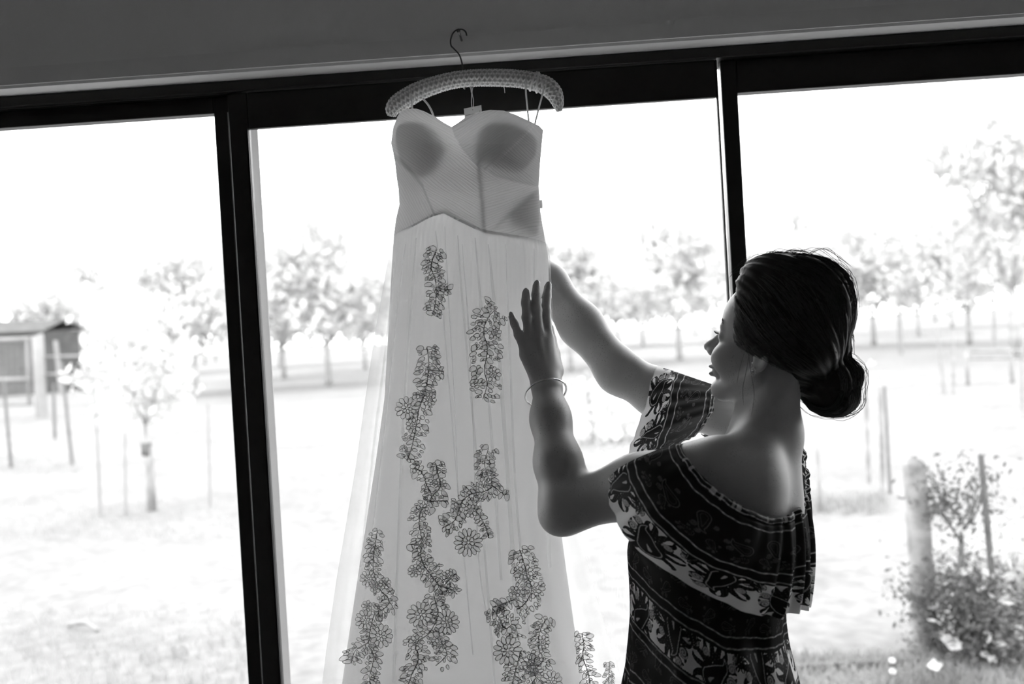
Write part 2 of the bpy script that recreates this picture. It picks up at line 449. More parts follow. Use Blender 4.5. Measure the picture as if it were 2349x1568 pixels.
def pleats(x, y):
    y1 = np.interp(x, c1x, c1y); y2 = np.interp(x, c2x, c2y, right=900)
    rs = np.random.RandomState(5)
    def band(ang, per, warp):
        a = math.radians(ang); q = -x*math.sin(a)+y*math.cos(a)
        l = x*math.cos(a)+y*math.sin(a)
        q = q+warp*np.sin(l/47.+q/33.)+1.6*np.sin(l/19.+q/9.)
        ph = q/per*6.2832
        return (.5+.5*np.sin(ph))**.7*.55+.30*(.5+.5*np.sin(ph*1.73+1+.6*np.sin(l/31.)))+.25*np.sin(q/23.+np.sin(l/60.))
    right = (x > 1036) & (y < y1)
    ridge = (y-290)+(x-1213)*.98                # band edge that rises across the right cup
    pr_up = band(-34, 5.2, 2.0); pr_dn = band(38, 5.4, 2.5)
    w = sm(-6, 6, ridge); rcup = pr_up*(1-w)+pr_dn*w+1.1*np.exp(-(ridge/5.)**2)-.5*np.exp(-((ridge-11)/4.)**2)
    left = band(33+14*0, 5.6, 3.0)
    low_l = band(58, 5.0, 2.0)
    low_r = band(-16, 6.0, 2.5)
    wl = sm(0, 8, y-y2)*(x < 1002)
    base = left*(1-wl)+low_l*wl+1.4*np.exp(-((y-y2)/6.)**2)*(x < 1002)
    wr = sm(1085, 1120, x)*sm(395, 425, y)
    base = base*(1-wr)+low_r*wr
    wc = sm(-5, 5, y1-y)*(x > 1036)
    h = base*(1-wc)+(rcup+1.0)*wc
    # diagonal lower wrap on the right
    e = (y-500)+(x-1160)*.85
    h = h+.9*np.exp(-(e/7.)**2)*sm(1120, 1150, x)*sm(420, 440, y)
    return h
S, T, X, Y_ = bodice_xy(330, 300)
D = bodice_depth(S, X, Y_)
PL = pleats(X, Y_)
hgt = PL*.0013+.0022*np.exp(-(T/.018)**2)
edge = np.clip(1-np.abs(2*S-1), 0, 1)
Yw = YD-(D+hgt*np.clip(edge*12, .2, 1))
rays = CF[None]+CR[None]*((X.ravel()-1174.5)/FPX)[:, None]-CU[None]*((Y_.ravel()-784)/FPX)[:, None]
# silhouette lines are placed in the plane of the dress, then pulled forward along the view only by the bulge of the bust
base = CAM+rays*((YD-.04-CAM[1])/rays[:, 1])[:, None]
V = CAM+rays*((Yw.ravel()-CAM[1])/rays[:, 1])[:, None]
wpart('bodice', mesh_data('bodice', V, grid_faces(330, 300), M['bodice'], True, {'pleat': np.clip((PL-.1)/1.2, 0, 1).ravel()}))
# back of the bodice
nb, nv = 60, 24
Sb, Tb = np.meshgrid(np.linspace(0, 1, nb), np.linspace(0, 1, nv))
yb = 305+(556-305)*Tb+14*np.sin(np.pi*Sb)*(1-Tb)
xl = np.interp(yb, sl_px[:, 0], sl_px[:, 1]); xr = np.interp(yb, sr_px[:, 0], sr_px[:, 1])
xb = xl+(xr-xl)*Sb
Yb = YD+.065*np.sqrt(np.clip(1-(2*Sb-1)**2, 0, 1))+.0012*np.sin(yb*1.2)
Pm = np.array([P(a, b, YD) for a, b in zip(xb.ravel(), yb.ravel())]); Pm[:, 1] = Yb.ravel()
wpart('bodice_back', mesh_data('bodice_back', Pm, grid_faces(nb, nv), M['bodice_back']))
# cup pads and boning inside the bodice
def inner_patch(name, outline, gap, mat, n=18):
    o = spline(outline, 48, True); c = o.mean(0); V = []; F = []
    for k in range(n):
        r = k/(n-1)
        for q in o:
            x, y = c+(q-c)*r
            s = (x-np.interp(y, sl_px[:, 0], sl_px[:, 1]))/(np.interp(y, sr_px[:, 0], sr_px[:, 1])-np.interp(y, sl_px[:, 0], sl_px[:, 1]))
            V.append(P(x, y, YD-float(bodice_depth(np.array(np.clip(s, .02, .98)), np.array(x), np.array(y)))+gap))
    return wpart(name, mesh_data(name, np.array(V), grid_faces(48, n, True), mat))
inner_patch('cup_pad', [(912, 300), (935, 284), (975, 288), (1010, 320), (1022, 350), (1005, 385), (975, 408), (935, 388), (915, 350)], .010, M['pad'])
inner_patch('cup_pad', [(1105, 300), (1140, 284), (1185, 292), (1225, 320), (1222, 360), (1190, 392), (1150, 388), (1105, 372), (1094, 345)], .010, M['pad'])
inner_patch('inner_panel', [(1165, 490), (1200, 460), (1232, 440), (1234, 500), (1225, 540), (1180, 520), (1160, 505)], .010, M['pad'])
inner_patch('boning', [(1094, 360), (1101, 358), (1108, 440), (1113, 534), (1106, 534), (1100, 450)], .004, M['pad'], 8)
# small tab of the zip at the side
wpart('zip_tab', MB().box(*(lambda p: (p[0]-.003, p[0]+.003, p[1]-.001, p[1]+.001, p[2]-.008, p[2]+.008))(P(1241, 468, YD-.01))).mesh('zip_tab', M['cord']))

# ---- corded lace on the tulle
def lace_pts(px, py, front=True, lift=.0042):
    px = np.atleast_1d(np.asarray(px, float)); py = np.atleast_1d(np.asarray(py, float))
    rays_ = CF[None]+CR[None]*((px-1174.5)/FPX)[:, None]-CU[None]*((py-784)/FPX)[:, None]
    Yl = np.full(len(px), YD-.15)
    for _ in range(6):
        p = CAM+rays_*((Yl-CAM[1])/rays_[:, 1])[:, None]; z = p[:, 2]
        ct = np.clip((p[:, 0]-interp(tul_rows, z, 1))/interp(tul_rows, z, 2), -.995, .995); s_ = np.sqrt(1-ct*ct)
        Yl = YD-depth_front(z, True)*s_**.7
    t = np.arccos(ct)
    if not front: t = -t
    q = skirt_pt(t, z, tul_rows, True, fold_f(t, z, 11, 9, .0085)); q[:, 1] -= lift
    return q
class Lace:
    def __init__(s, front=True): s.sheet = MB(); s.cord = MB(); s.front = front; s.used = []; s.k = 0
    def free(s, x, y, r, q=.60):
        return all((x-a)**2+(y-b)**2 > (q*(r+c))**2 for a, b, c in s.used)
    def blob(s, cx, cy, L, W, ang):
        a = math.radians(ang); n = 12; t = 2*np.pi*np.arange(n)/n; u = np.cos(t); w = np.sin(t)
        ly = W*(1-.22*u)*(1+.05*np.sin(5*t))*w; lx = L*u
        X = cx+lx*math.cos(a)-ly*math.sin(a); Y = cy+lx*math.sin(a)+ly*math.cos(a)
        s.k += 1; lf = .0040+.0006*(s.k % 4)
        pts = lace_pts(np.r_[cx, X], np.r_[cy, Y], s.front, lf)
        s.sheet.add(pts, [(0, i+1, (i+1) % n+1) for i in range(n)])
        r2 = pts[1:].copy(); r2[:, 1] -= .0006
        s.cord.tube(np.r_[r2, r2[:1]], .00052, 4, False)
        s.used.append((cx, cy, (L+W)/2))
    def flower(s, cx, cy, R, n, rs):
        a0 = rs.rand()*360
        for i in range(n):
            a = a0+360*i/n; rr = R*.70
            s.blob(cx+rr*math.cos(math.radians(a)), cy+rr*math.sin(math.radians(a)), R*.30, R*2.1/n, a+180)
        m = max(5, n//2)
        for i in range(m):
            a = a0+20+360*i/m; rr = R*.28
            s.blob(cx+rr*math.cos(math.radians(a)), cy+rr*math.sin(math.radians(a)), R*.19, R*.13, a)
        s.used.append((cx, cy, R*.95))
    def vine(s, pts, width, rs):
        pts = np.array(pts, float); L = np.linalg.norm(np.diff(pts, axis=0), axis=1).sum()
        c = spline(pts, max(6, int(L/3)))
        s.cord.tube(lace_pts(c[:, 0], c[:, 1], s.front, .0052), .0008, 4, False)
        for i in range(int(L*1.3)):
            k = rs.randint(0, len(c)-1); p = c[k]; d = c[k+1]-p; ta = math.degrees(math.atan2(d[1], d[0])); sd = -1 if rs.rand() < .5 else 1
            l = rs.choice([4.2, 5.5, 7.0, 9.0]); w = l*(.50+.22*rs.rand()); off = max(w, width*1.45*rs.rand()**.8*.5)
            a = ta+sd*(40+50*rs.rand()); x = p[0]+off*math.cos(math.radians(ta+sd*90)); y = p[1]+off*math.sin(math.radians(ta+sd*90))
            if s.free(x, y, (l+w)/2): s.blob(x, y, l, w, a)
    def done(s):
        o = wpart('lace_applique', s.sheet.mesh('lace_applique', M['lace'], True))
        s.cord.build('lace_cord', M['cord'], o, True)
        return o
rs = np.random.RandomState(21)
def lace(vines=(), flowers=(), front=True):
    l = Lace(front)
    for cx, cy, R, n in flowers: l.flower(cx, cy, R, n, rs)
    for pts, w in vines: l.vine(pts, w, rs)
    return l.done()
lace([([(1003, 572), (990, 610), (1000, 645), (1000, 690), (992, 722)], 26), ([(1004, 660), (1022, 664), (1036, 664)], 14)])
lace([([(980, 795), (984, 830), (982, 860), (975, 900), (962, 940), (955, 985), (945, 1030), (935, 1055)], 34), ([(984, 850), (1005, 850), (1018, 852)], 16),
      ([(975, 905), (950, 905)], 12)], [(935, 935, 27, 12), (985, 915, 17, 9), (950, 975, 18, 9)])
lace([([(1140, 708), (1120, 728), (1110, 760), (1118, 800), (1112, 850), (1118, 880), (1108, 915)], 44), ([(1095, 745), (1110, 752)], 14)],
     [(1135, 762, 16, 8), (1132, 858, 18, 9)])
lace([([(948, 1072), (966, 1080), (978, 1110), (990, 1135), (985, 1150)], 24), ([(1000, 1062), (1004, 1085), (1010, 1115), (990, 1138)], 24), ([(985, 1150), (1005, 1148), (1028, 1148)], 14)], [(1010, 1110, 15, 9)])
lace([([(985, 1158), (966, 1170), (962, 1205), (968, 1240), (965, 1275), (975, 1300), (995, 1325), (1012, 1345), (1028, 1330)], 28), ([(945, 1245), (968, 1252)], 18),
      ([(1012, 1345), (1032, 1348), (1050, 1360)], 18), ([(1000, 1300), (1008, 1290)], 10), ([(1030, 1330), (1048, 1310)], 16)],
     [(968, 1170, 16, 9), (972, 1238, 18, 10), (952, 1307, 15, 9), (970, 1290, 15, 8), (1028, 1320, 14, 7)])
lace([([(995, 1360), (1000, 1385), (1005, 1410), (985, 1450), (955, 1475), (960, 1510), (945, 1545), (938, 1568)], 34), ([(1005, 1450), (1015, 1475), (1025, 1500), (1000, 1525)], 30)],
     [(965, 1408, 30, 13), (1025, 1425, 30, 14), (955, 1472, 18, 9), (1008, 1478, 16, 8)])
lace([([(1122, 1025), (1112, 1060), (1120, 1090), (1130, 1112), (1112, 1125), (1085, 1130), (1060, 1150), (1045, 1190), (1015, 1210)], 30), ([(1130, 1112), (1150, 1128), (1166, 1133)], 14),
      ([(1085, 1160), (1100, 1180), (1112, 1200), (1122, 1232)], 16)], [(1075, 1242, 33, 15), (1080, 1170, 16, 8), (1048, 1165, 15, 7)])
lace([([(866, 1215), (860, 1250), (856, 1290), (860, 1320), (875, 1350), (895, 1375), (880, 1395), (862, 1400)], 26), ([(845, 1265), (858, 1270)], 16), ([(880, 1330), (895, 1345)], 14)],
     [(845, 1325, 20, 11), (885, 1335, 14, 8), (862, 1345, 14, 7)])
lace([([(862, 1400), (850, 1440), (845, 1470), (815, 1490), (805, 1520)], 28), ([(848, 1480), (860, 1505), (850, 1545), (852, 1568)], 26)], [(838, 1420, 24, 12), (876, 1455, 28, 12), (842, 1388, 13, 7)])
lace([([(1192, 1258), (1202, 1290), (1210, 1320), (1220, 1350), (1205, 1380), (1185, 1395)], 40), ([(1185, 1370), (1150, 1385), (1130, 1390)], 18)], [(1205, 1310, 18, 9), (1222, 1350, 20, 10), (1180, 1355, 14, 7)])
lace([([(1130, 1392), (1145, 1415), (1160, 1440), (1180, 1430), (1190, 1465)], 30), ([(1150, 1400), (1160, 1390)], 18), ([(1195, 1490), (1185, 1530), (1175, 1568)], 34)],
     [(1165, 1490, 34, 14), (1148, 1432, 15, 8), (1220, 1520, 24, 11)])
lace([([(1255, 1415), (1240, 1440), (1235, 1480), (1245, 1510), (1225, 1540), (1250, 1568)], 30)], [(1245, 1470, 17, 9), (1265, 1560, 26, 12)])
lace([([(1335, 1450), (1340, 1480), (1338, 1505), (1350, 1540), (1355, 1568)], 22)])
lace([([(1398, 1520), (1396, 1545), (1394, 1568)], 18)])
lace([([(870, 1035), (872, 1080), (880, 1130), (868, 1170)], 34), ([(905, 1130), (905, 1190)], 14)], [(868, 1200, 28, 12)], False)
lace([([(925, 1365), (935, 1410), (930, 1450)], 24)], [(918, 1500, 24, 11)], False)

# ---- padded crochet hanger
YH = -0.062
cen = [(899, 266, 9), (901, 252, 17), (912, 239, 21), (932, 225, 21.5), (965, 207, 20.5), (1015, 190, 19), (1060, 181, 18.5), (1117, 178, 19), (1180, 180, 19.5), (1225, 187, 20), (1254, 198, 21), (1272, 216, 19), (1280, 238, 13), (1283, 255, 6)]
hg = empty('padded_hanger', P(1090, 180, YH)); tag(hg, 'white crocheted padded clothes hanger with a steel hook above the wedding dress', 'hanger')
HI = Matrix.Translation(-hg.location)
nseg, nring = 420, 64
cs = spline(np.array(cen, float), nseg)
path = np.array([P(a, b, YH) for a, b, _ in cs]); sc = FPX/((path-CAM)@CF); rad = cs[:, 2]/sc
seg = np.r_[0, np.cumsum(np.linalg.norm(np.diff(path, axis=0), axis=1))]
Tn = np.gradient(path, axis=0); Tn /= np.linalg.norm(Tn, axis=1)[:, None]
Bv = np.array([0, -1.0, 0]); A_ = np.cross(Tn, Bv); A_ /= np.linalg.norm(A_, axis=1)[:, None]
th = np.arange(nring)*2*np.pi/nring
s2 = seg[:, None]; t2 = th[None]
k1 = 2*np.pi/.0105
w1 = np.sin(k1*s2+6*t2); w2 = np.sin(k1*s2-6*t2)
st = np.maximum(w1, w2)*.5+.5*np.abs(np.sin(6*t2+.5*np.sin(k1*s2)))
hn = (hash_noise(np.floor(s2/.0021)*17.3+np.floor(t2*9)*3.1)-.5)*.5
R_ = rad[:, None]*(1+0*t2)+.0024*(st-.6)+.0008*hn
V = path[:, None, :]+R_[..., None]*(np.cos(t2)[..., None]*A_[:, None, :]+np.sin(t2)[..., None]*Bv)
V = V.reshape(-1, 3); F = grid_faces(nring, nseg, True)
o = obj('crochet_cover', mesh_data('crochet_cover', V, F, M['crochet_stitch'], True, {'stitch': np.clip((st-.35)*1.6+hn*.5, 0, 1).ravel()}), hg); o.matrix_parent_inverse = HI
hook = [(1063, 172), (1062, 163), (1060, 146), (1053.5, 126), (1041, 112), (1034.5, 104), (1034, 90), (1039.5, 76), (1048, 69), (1060, 67.5), (1068, 73), (1070.5, 82)]
hp = spline([P(a, b, YH) for a, b in hook], 60)
o = obj('hook', mesh_data('hook', *tube_geo(hp, .0016, 10), M['wire'], True), hg); o.matrix_parent_inverse = HI
for pts in ([(1153, 196), (1157, 203), (1158, 213)], [(1062, 198), (1064, 203), (1067, 204)]):
    o = obj('loose_thread', mesh_data('loose_thread', *tube_geo(spline([P(a, b, YH-.006) for a, b in pts], 10), .0007, 5), M['crochet'], True), hg); o.matrix_parent_inverse = HI
# ribbon bound round the pad near its end
for px_, lean in ((1224, -3), (1233, 4)):
    i = np.argmin(np.abs(cs[:, 0]-px_)); c = path[i]; r = rad[i]+.0016
    rp = [c+r*(math.cos(a)*A_[i]+math.sin(a)*Bv)+Tn[i]*lean/sc[i]*math.cos(a) for a in np.linspace(0, 2*np.pi, 30)]
    o = obj('binding', mesh_data('binding', *tube_geo(rp, .0022, 6), M['crochet'], True), hg); o.matrix_parent_inverse = HI
# screw hook in the top edge of the board that carries it
ph = P(1053, 74.5, YH)
mb = MB()
mb.tube([(ph[0], 0.002, ph[2]), (ph[0], -.04, ph[2]), (ph[0], -.075, ph[2])], .0022, 8)
mb.tube([(ph[0], 0.0, ph[2]), (ph[0], -.002, ph[2])], .006, 12)
mb.tube([(ph[0], -.073, ph[2]), (ph[0], -.076, ph[2])], .004, 10)
nl = mb.build('wall_nail', M['wire'], None, True); tag(nl, 'small steel nail in the wall that holds up the clothes hanger', 'nail')

# ---- hanging ribbons of the dress, from the hanger to the bodice
def ribbon(pts, w, name='hanger_loop'):
    c = spline([P(a, b, y) for a, b, y in pts], 24)
    o = wpart(name, mesh_data(name, *tube_geo(c, w, 6, True, .25), M['ribbon'], True))
    return o
def over(px_):
    i = np.argmin(np.abs(cs[:, 0]-px_)); return cs[i], rad[i]
c, r = over(944)
ribbon([(943, c[1]-c[2]-1, YH), (943, c[1]-10, YH-r), (945, c[1]+c[2], YH-r-.001), (946, 250, YD-.04)], .0019)
ribbon([(955, c[1]-c[2]-3, YH), (958, 200, YH+r), (969, 224, YH+.01), (984, 243, YD-.01), (995, 268, YD-.02), (1000, 300, YD-.03)], .0021)
c, r = over(1208)
ribbon([(1208, c[1]-c[2]-1, YH), (1207, c[1]-6, YH-r-.001), (1206, c[1]+c[2], YH-r-.001), (1209, 240, YH-r), (1213, 279, YD-.045)], .0018)
ribbon([(1243, 172, YH), (1246, 190, YH-.024), (1245, 212, YH-.018), (1236, 248, YD-.02), (1227, 284, YD-.04)], .0017)
# ---- swing tag
tg = empty('swing_tag', P(1084, 252, YD+.02)); tag(tg, 'small white swing tag on a looped string below the padded hanger', 'tag')
TI = Matrix.Translation(-tg.location)
YT = YD+.005
c4 = [P(1064, 249, YT), P(1104, 241, YT), P(1108, 285, YT), P(1068, 293, YT)]
def bil(u, v, dy=0):
    p = (c4[0]*(1-u)+c4[1]*u)*(1-v)+(c4[3]*(1-u)+c4[2]*u)*v; q = p.copy(); q[1] += dy; return q
mb = MB()
hc = (.5, .14); hr = .028; n = 16
ring = [(hc[0]+hr*math.cos(2*math.pi*i/n), hc[1]+hr*math.sin(2*math.pi*i/n)) for i in range(n)]
outer = []
for i in range(n):
    a = 2*math.pi*i/n; dx, dy = math.cos(a), math.sin(a)
    k = min((1-hc[0])/dx if dx > 1e-6 else 9, -hc[0]/dx if dx < -1e-6 else 9, (1-hc[1])/dy if dy > 1e-6 else 9, -hc[1]/dy if dy < -1e-6 else 9)
    outer.append((hc[0]+dx*k, hc[1]+dy*k))
for cc in ((0, 0), (1, 0), (1, 1), (0, 1)):
    j = min(range(n), key=lambda q: (outer[q][0]-cc[0])**2+(outer[q][1]-cc[1])**2); outer[j] = cc
Vt = [bil(*q) for q in ring]+[bil(*q) for q in outer]+[bil(*q, .0006) for q in ring]+[bil(*q, .0006) for q in outer]
Ft = []
for i in range(n):
    j = (i+1) % n
    Ft += [(i, j, n+j, n+i), (2*n+i, 3*n+i, 3*n+j, 2*n+j), (n+i, n+j, 3*n+j, 3*n+i), (i, 2*n+i, 2*n+j, j)]
o = mb.add(Vt, Ft).build('card', M['card'], tg); o.matrix_parent_inverse = TI
mb = MB()
for u0, u1, v0, v1 in ((.08, .88, .36, .385), (.88, .90, .27, .40), (.12, .20, .46, .52), (.22, .25, .46, .54), (.29, .31, .47, .55), (.34, .42, .45, .51), (.44, .47, .45, .52)):
    mb.add([bil(u0, v0, -.0004), bil(u1, v0, -.0004), bil(u1, v1, -.0004), bil(u0, v1, -.0004)], [(0, 1, 2, 3)])
o = mb.build('print', M['print'], tg); o.matrix_parent_inverse = TI
for pts in ([(1081, 196), (1082, 212), (1081.5, 235), (1083, 251)], [(1086, 196), (1083, 212), (1086, 230), (1085, 251)], [(1077, 197), (1080, 204), (1081, 212)]):
    o = obj('string', mesh_data('string', *tube_geo(spline([P(a, b, YT-.001) for a, b in pts], 14), .0008, 5), M['crochet'], True), tg); o.matrix_parent_inverse = TI

# ================================================================== the woman
# ---- implicit surface tools: blended tapered limbs and ellipsoids, meshed on a sparse grid
class RC:
    def __init__(s, a, b, ra, rb):
        s.a = np.asarray(a, float); s.b = np.asarray(b, float); s.ra = ra; s.rb = rb
        s.c = (s.a+s.b)/2; s.r = np.linalg.norm(s.b-s.a)/2+max(ra, rb)
    def d(s, X):
        ba = s.b-s.a; t = np.clip(((X-s.a)@ba)/(ba@ba+1e-12), 0, 1)
        return np.linalg.norm(X-s.a-t[:, None]*ba, axis=1)-(s.ra+t*(s.rb-s.ra))
class EL:
    def __init__(s, c, ax, rad):
        s.c = np.asarray(c, float); s.ax = np.asarray(ax, float); s.rad = np.asarray(rad, float); s.r = max(rad)
    def d(s, X):
        q = (X-s.c)@s.ax.T; k0 = np.linalg.norm(q/s.rad, axis=1); k1 = np.linalg.norm(q/s.rad**2, axis=1)+1e-9
        return np.where(k0 < .05, -min(s.rad), k0*(k0-1)/k1)
class HS:
    """half space, inside where (x-p).n < 0"""
    def __init__(s, p, n): s.p = np.asarray(p, float); s.n = np.asarray(n, float)/np.linalg.norm(n); s.c = s.p; s.r = 1e3
    def d(s, X): return (X-s.p)@s.n
class UN:
    def __init__(s, k, ch): s.k = k; s.ch = ch
class SUB:
    def __init__(s, k, base, cut): s.k = k; s.base = base; s.cut = cut
class INT:
    def __init__(s, k, base, other): s.k = k; s.base = base; s.other = other
def smin(a, b, k):
    if k <= 0: return np.minimum(a, b)
    h = np.maximum(k-np.abs(a-b), 0)/k; return np.minimum(a, b)-h*h*k*.25
def ev(n, X, bc, br):
    if isinstance(n, UN):
        d = None
        for c in n.ch:
            e = ev(c, X, bc, br)
            if e is None: continue
            d = e if d is None else smin(d, e, n.k)
        return d
    if isinstance(n, SUB):
        d = ev(n.base, X, bc, br)
        if d is None: return None
        for c in n.cut:
            e = ev(c, X, bc, br)
            if e is not None: d = -smin(-d, e, n.k)
        return d
    if isinstance(n, INT):
        d = ev(n.base, X, bc, br)
        if d is None: return None
        e = ev(n.other, X, bc, br); return d if e is None else -smin(-d, -e, n.k)
    if br is not None and np.linalg.norm(n.c-bc)-n.r > br+.05: return None
    return n.d(X)
def iso_mesh(node, lo, hi, h, nb=14, smooth=2, disp=None):
    lo = np.asarray(lo, float); hi = np.asarray(hi, float); B = h*nb
    cnt = np.ceil((hi-lo)/B).astype(int)
    ci = np.stack(np.meshgrid(*[np.arange(c) for c in cnt], indexing='ij'), -1).reshape(-1, 3)
    cen = lo+(ci+.5)*B
    dc = ev(node, cen, None, None)
    act = ci[np.abs(dc) < B*.87*1.25+.012]
    off = np.stack(np.meshgrid(*[np.arange(nb+1)]*3, indexing='ij'), -1).reshape(-1, 3)
    NX, NY, NZ = (cnt*nb+2).astype(np.int64)
    keys = []; pos = []; edges = {0: [], 1: [], 2: []}
    for b in act:
        X = lo+(b*nb+off)*h
        d = ev(node, X, lo+(b+.5)*B, B*.87)
        if d is None: continue
        if disp is not None: d = disp(X, d)
        if d.min() > 0 or d.max() < 0: continue
        D = d.reshape(nb+1, nb+1, nb+1); I = D < 0
        c8 = [D[i:nb+i, j:nb+j, k:nb+k] for i in (0, 1) for j in (0, 1) for k in (0, 1)]
        i8 = [I[i:nb+i, j:nb+j, k:nb+k] for i in (0, 1) for j in (0, 1) for k in (0, 1)]
        sgn = sum(x.astype(int) for x in i8); mask = (sgn > 0) & (sgn < 8)
        if not mask.any(): continue
        w = np.argwhere(mask); vals = [c[mask] for c in c8]
        ps = np.zeros((len(w), 3)); n = np.zeros(len(w))
        cor = [(i, j, k) for i in (0, 1) for j in (0, 1) for k in (0, 1)]
        for p in range(8):
            for ax, stp in ((0, 4), (1, 2), (2, 1)):
                if cor[p][ax] == 0:
                    q = p+stp; a = vals[p]; e = vals[q]; m = (a < 0) != (e < 0)
                    t = np.where(m, a/(a-e+1e-15), 0)
                    pt = np.tile(np.array(cor[p], float), (len(w), 1)); pt[:, ax] += t
                    ps += np.where(m[:, None], pt, 0); n += m
        ps /= n[:, None]
        gidx = (b*nb+w).astype(np.int64)
        keys.append((gidx[:, 0]*NY+gidx[:, 1])*NZ+gidx[:, 2]); pos.append(lo+(gidx+ps)*h)
        for ax in range(3):
            sl0 = [slice(0, nb)]*3; sl1 = [slice(0, nb)]*3; sl1[ax] = slice(1, nb+1)
            e = I[tuple(sl0)] != I[tuple(sl1)]
            we = np.argwhere(e)
            if len(we): edges[ax].append(np.c_[(b*nb+we), I[tuple(sl0)][e]])
    keys = np.concatenate(keys); pos = np.concatenate(pos)
    o = np.argsort(keys); keys = keys[o]; pos = pos[o]
    Fs = []
    for ax in range(3):
        E = np.concatenate(edges[ax]).astype(np.int64); o1, o2 = (ax+1) % 3, (ax+2) % 3
        quad = []
        for d1, d2 in ((0, 0), (-1, 0), (-1, -1), (0, -1)):
            g = E[:, :3].copy(); g[:, o1] += d1; g[:, o2] += d2
            quad.append((g[:, 0]*NY+g[:, 1])*NZ+g[:, 2])
        Q = np.stack(quad, 1); ix = np.searchsorted(keys, Q); ix = np.minimum(ix, len(keys)-1)
        ok = (keys[ix] == Q).all(1); ix = ix[ok]; ins = E[ok, 3] == 1
        ix[~ins] = ix[~ins][:, ::-1]
        Fs.append(ix)
    F = np.concatenate(Fs)
    for _ in range(smooth):
        acc = np.zeros_like(pos); c = np.zeros(len(pos))
        for k in range(4):
            np.add.at(acc, F[:, k], pos[F[:, (k+1) % 4]]); np.add.at(acc, F[:, k], pos[F[:, (k+3) % 4]]); np.add.at(c, F[:, k], 2)
        pos = np.where(c[:, None] > 0, .5*pos+.5*acc/np.maximum(c, 1)[:, None], pos)
    return pos, F

# ---- head frame (cm): f forward, l to her left, u up; origin between the ears
az = math.radians(33); tilt = math.radians(13)
fh = np.array([-math.cos(az), math.sin(az), 0]); zz_ = np.array([0, 0, 1.0])
HF = math.cos(tilt)*fh+math.sin(tilt)*zz_; HU = -math.sin(tilt)*fh+math.cos(tilt)*zz_; HL_ = np.cross(HU, HF)
HAX = np.stack([HF, HL_, HU])
HS_ = .0102                                     # one head-centimetre
HC = P(1745, 810, -.455)-HL_*.070+HF*.008
def H(f, l, u): return HC+(HF*f+HL_*l+HU*u)*HS_
def hel(f, l, u, rf, rl, ru, rot=None): return EL(H(f, l, u), HAX if rot is None else rot, np.array([rf, rl, ru])*HS_)
def hrc(a, b, ra, rb): return RC(H(*a), H(*b), ra*HS_, rb*HS_)
def both(fn): return [fn(1), fn(-1)]
skull = UN(.018, [hel(-1.0, 0, 4.6, 9.0, 7.1, 8.0), hel(4.3, 0, 4.2, 4.5, 5.9, 5.4), hel(3.6, 0, -2.0, 4.9, 5.5, 6.3), hel(7.5, 0, -8.0, 1.9, 2.3, 1.7)]
           + both(lambda s: hrc((.3, s*5.6, -3.6), (6.4, s*1.5, -8.3), 1.5, 1.5)) + both(lambda s: hel(5.9, s*3.7, -2.4, 2.8, 2.4, 2.5)))
face = UN(.008, [skull, hrc((8.1, 0, 2.2), (10.5, 0, -1.0), .75, .85), hel(10.95, 0, -1.45, 1.1, 1.0, .92)]
          + both(lambda s: hel(9.6, s*1.15, -2.1, 1.2, .75, .75)) + both(lambda s: hrc((7.2, s*3.9, 2.8), (8.2, s*1.2, 2.7), .8, .7))
          + [hel(8.3, 0, -4.9, 1.2, 2.3, 1.4)])
face = SUB(.006, face, both(lambda s: hel(9.3, s*3.2, 1.2, 1.5, 1.6, 1.15)))
face = UN(.003, [face, hel(9.55, 0, -4.55, .6, 2.2, .5), hel(9.35, 0, -5.75, .7, 1.9, .6)] + both(lambda s: hel(7.0, s*3.15, 1.15, 1.35, 1.4, 1.3)))
face = SUB(.003, face, [hel(9.9, 0, -5.1, .8, 2.3, .18)])
earax = np.stack([HF*math.cos(.35)-HL_*math.sin(.35)*1, HL_*math.cos(.35)+HF*math.sin(.35), HU])
def ear(s):
    ax = np.stack([HF*.94-s*HL_*.34, s*HL_*.94+HF*.34, HU])
    return UN(.004, [SUB(.003, EL(H(-1.0, s*7.0, -.4), ax, np.array([1.6, .55, 2.6])*HS_), [EL(H(-.7, s*7.5, -.1), ax, np.array([.95, .5, 1.5])*HS_)]), EL(H(-.1, s*6.9, -2.6), ax, np.array([.75, .4, .9])*HS_)])
face = UN(.004, [face]+both(ear))

# ---- trunk and arms (world points from pixels with a depth for each)
SL = P(1640, 1070, -.500); SR = P(1762, 985, -.250)
lat = (SL-SR)/np.linalg.norm(SL-SR); BU = np.array([-.06, 0, 1.0]); BU -= lat*(BU@lat); BU /= np.linalg.norm(BU); BF = np.cross(lat, BU); BAX = np.stack([BF, lat, BU])
NB = P(1752, 995, -.40)
EL_ = P(1302, 1160, -.425); WL = P(1254, 884, -.298)
ER = P(1420, 852, -.135); WR = P(1196, 580, -.005)
trunk = UN(.032, [
    EL(P(1675, 1210, -.39), BAX, (.098, .150, .15)), EL(P(1630, 1380, -.39), BAX, (.098, .128, .17)), EL(P(1640, 1600, -.39), BAX, (.115, .165, .17)),
    RC(P(1775, 1000, -.41), SL+np.array([.025, .02, -.012]), .036, .040), RC(P(1765, 985, -.39), SR+np.array([.02, -.01, -.012]), .038, .038),
    EL(P(1728, 1105, -.462), BAX, (.055, .075, .085)), EL(P(1770, 1100, -.34), BAX, (.045, .06, .085)), RC(P(1768, 1010, -.40), P(1778, 1180, -.40), .045, .048),
    EL(P(1560, 1190, -.44), BAX, (.075, .07, .075)), EL(P(1590, 1130, -.30), BAX, (.075, .07, .075))])
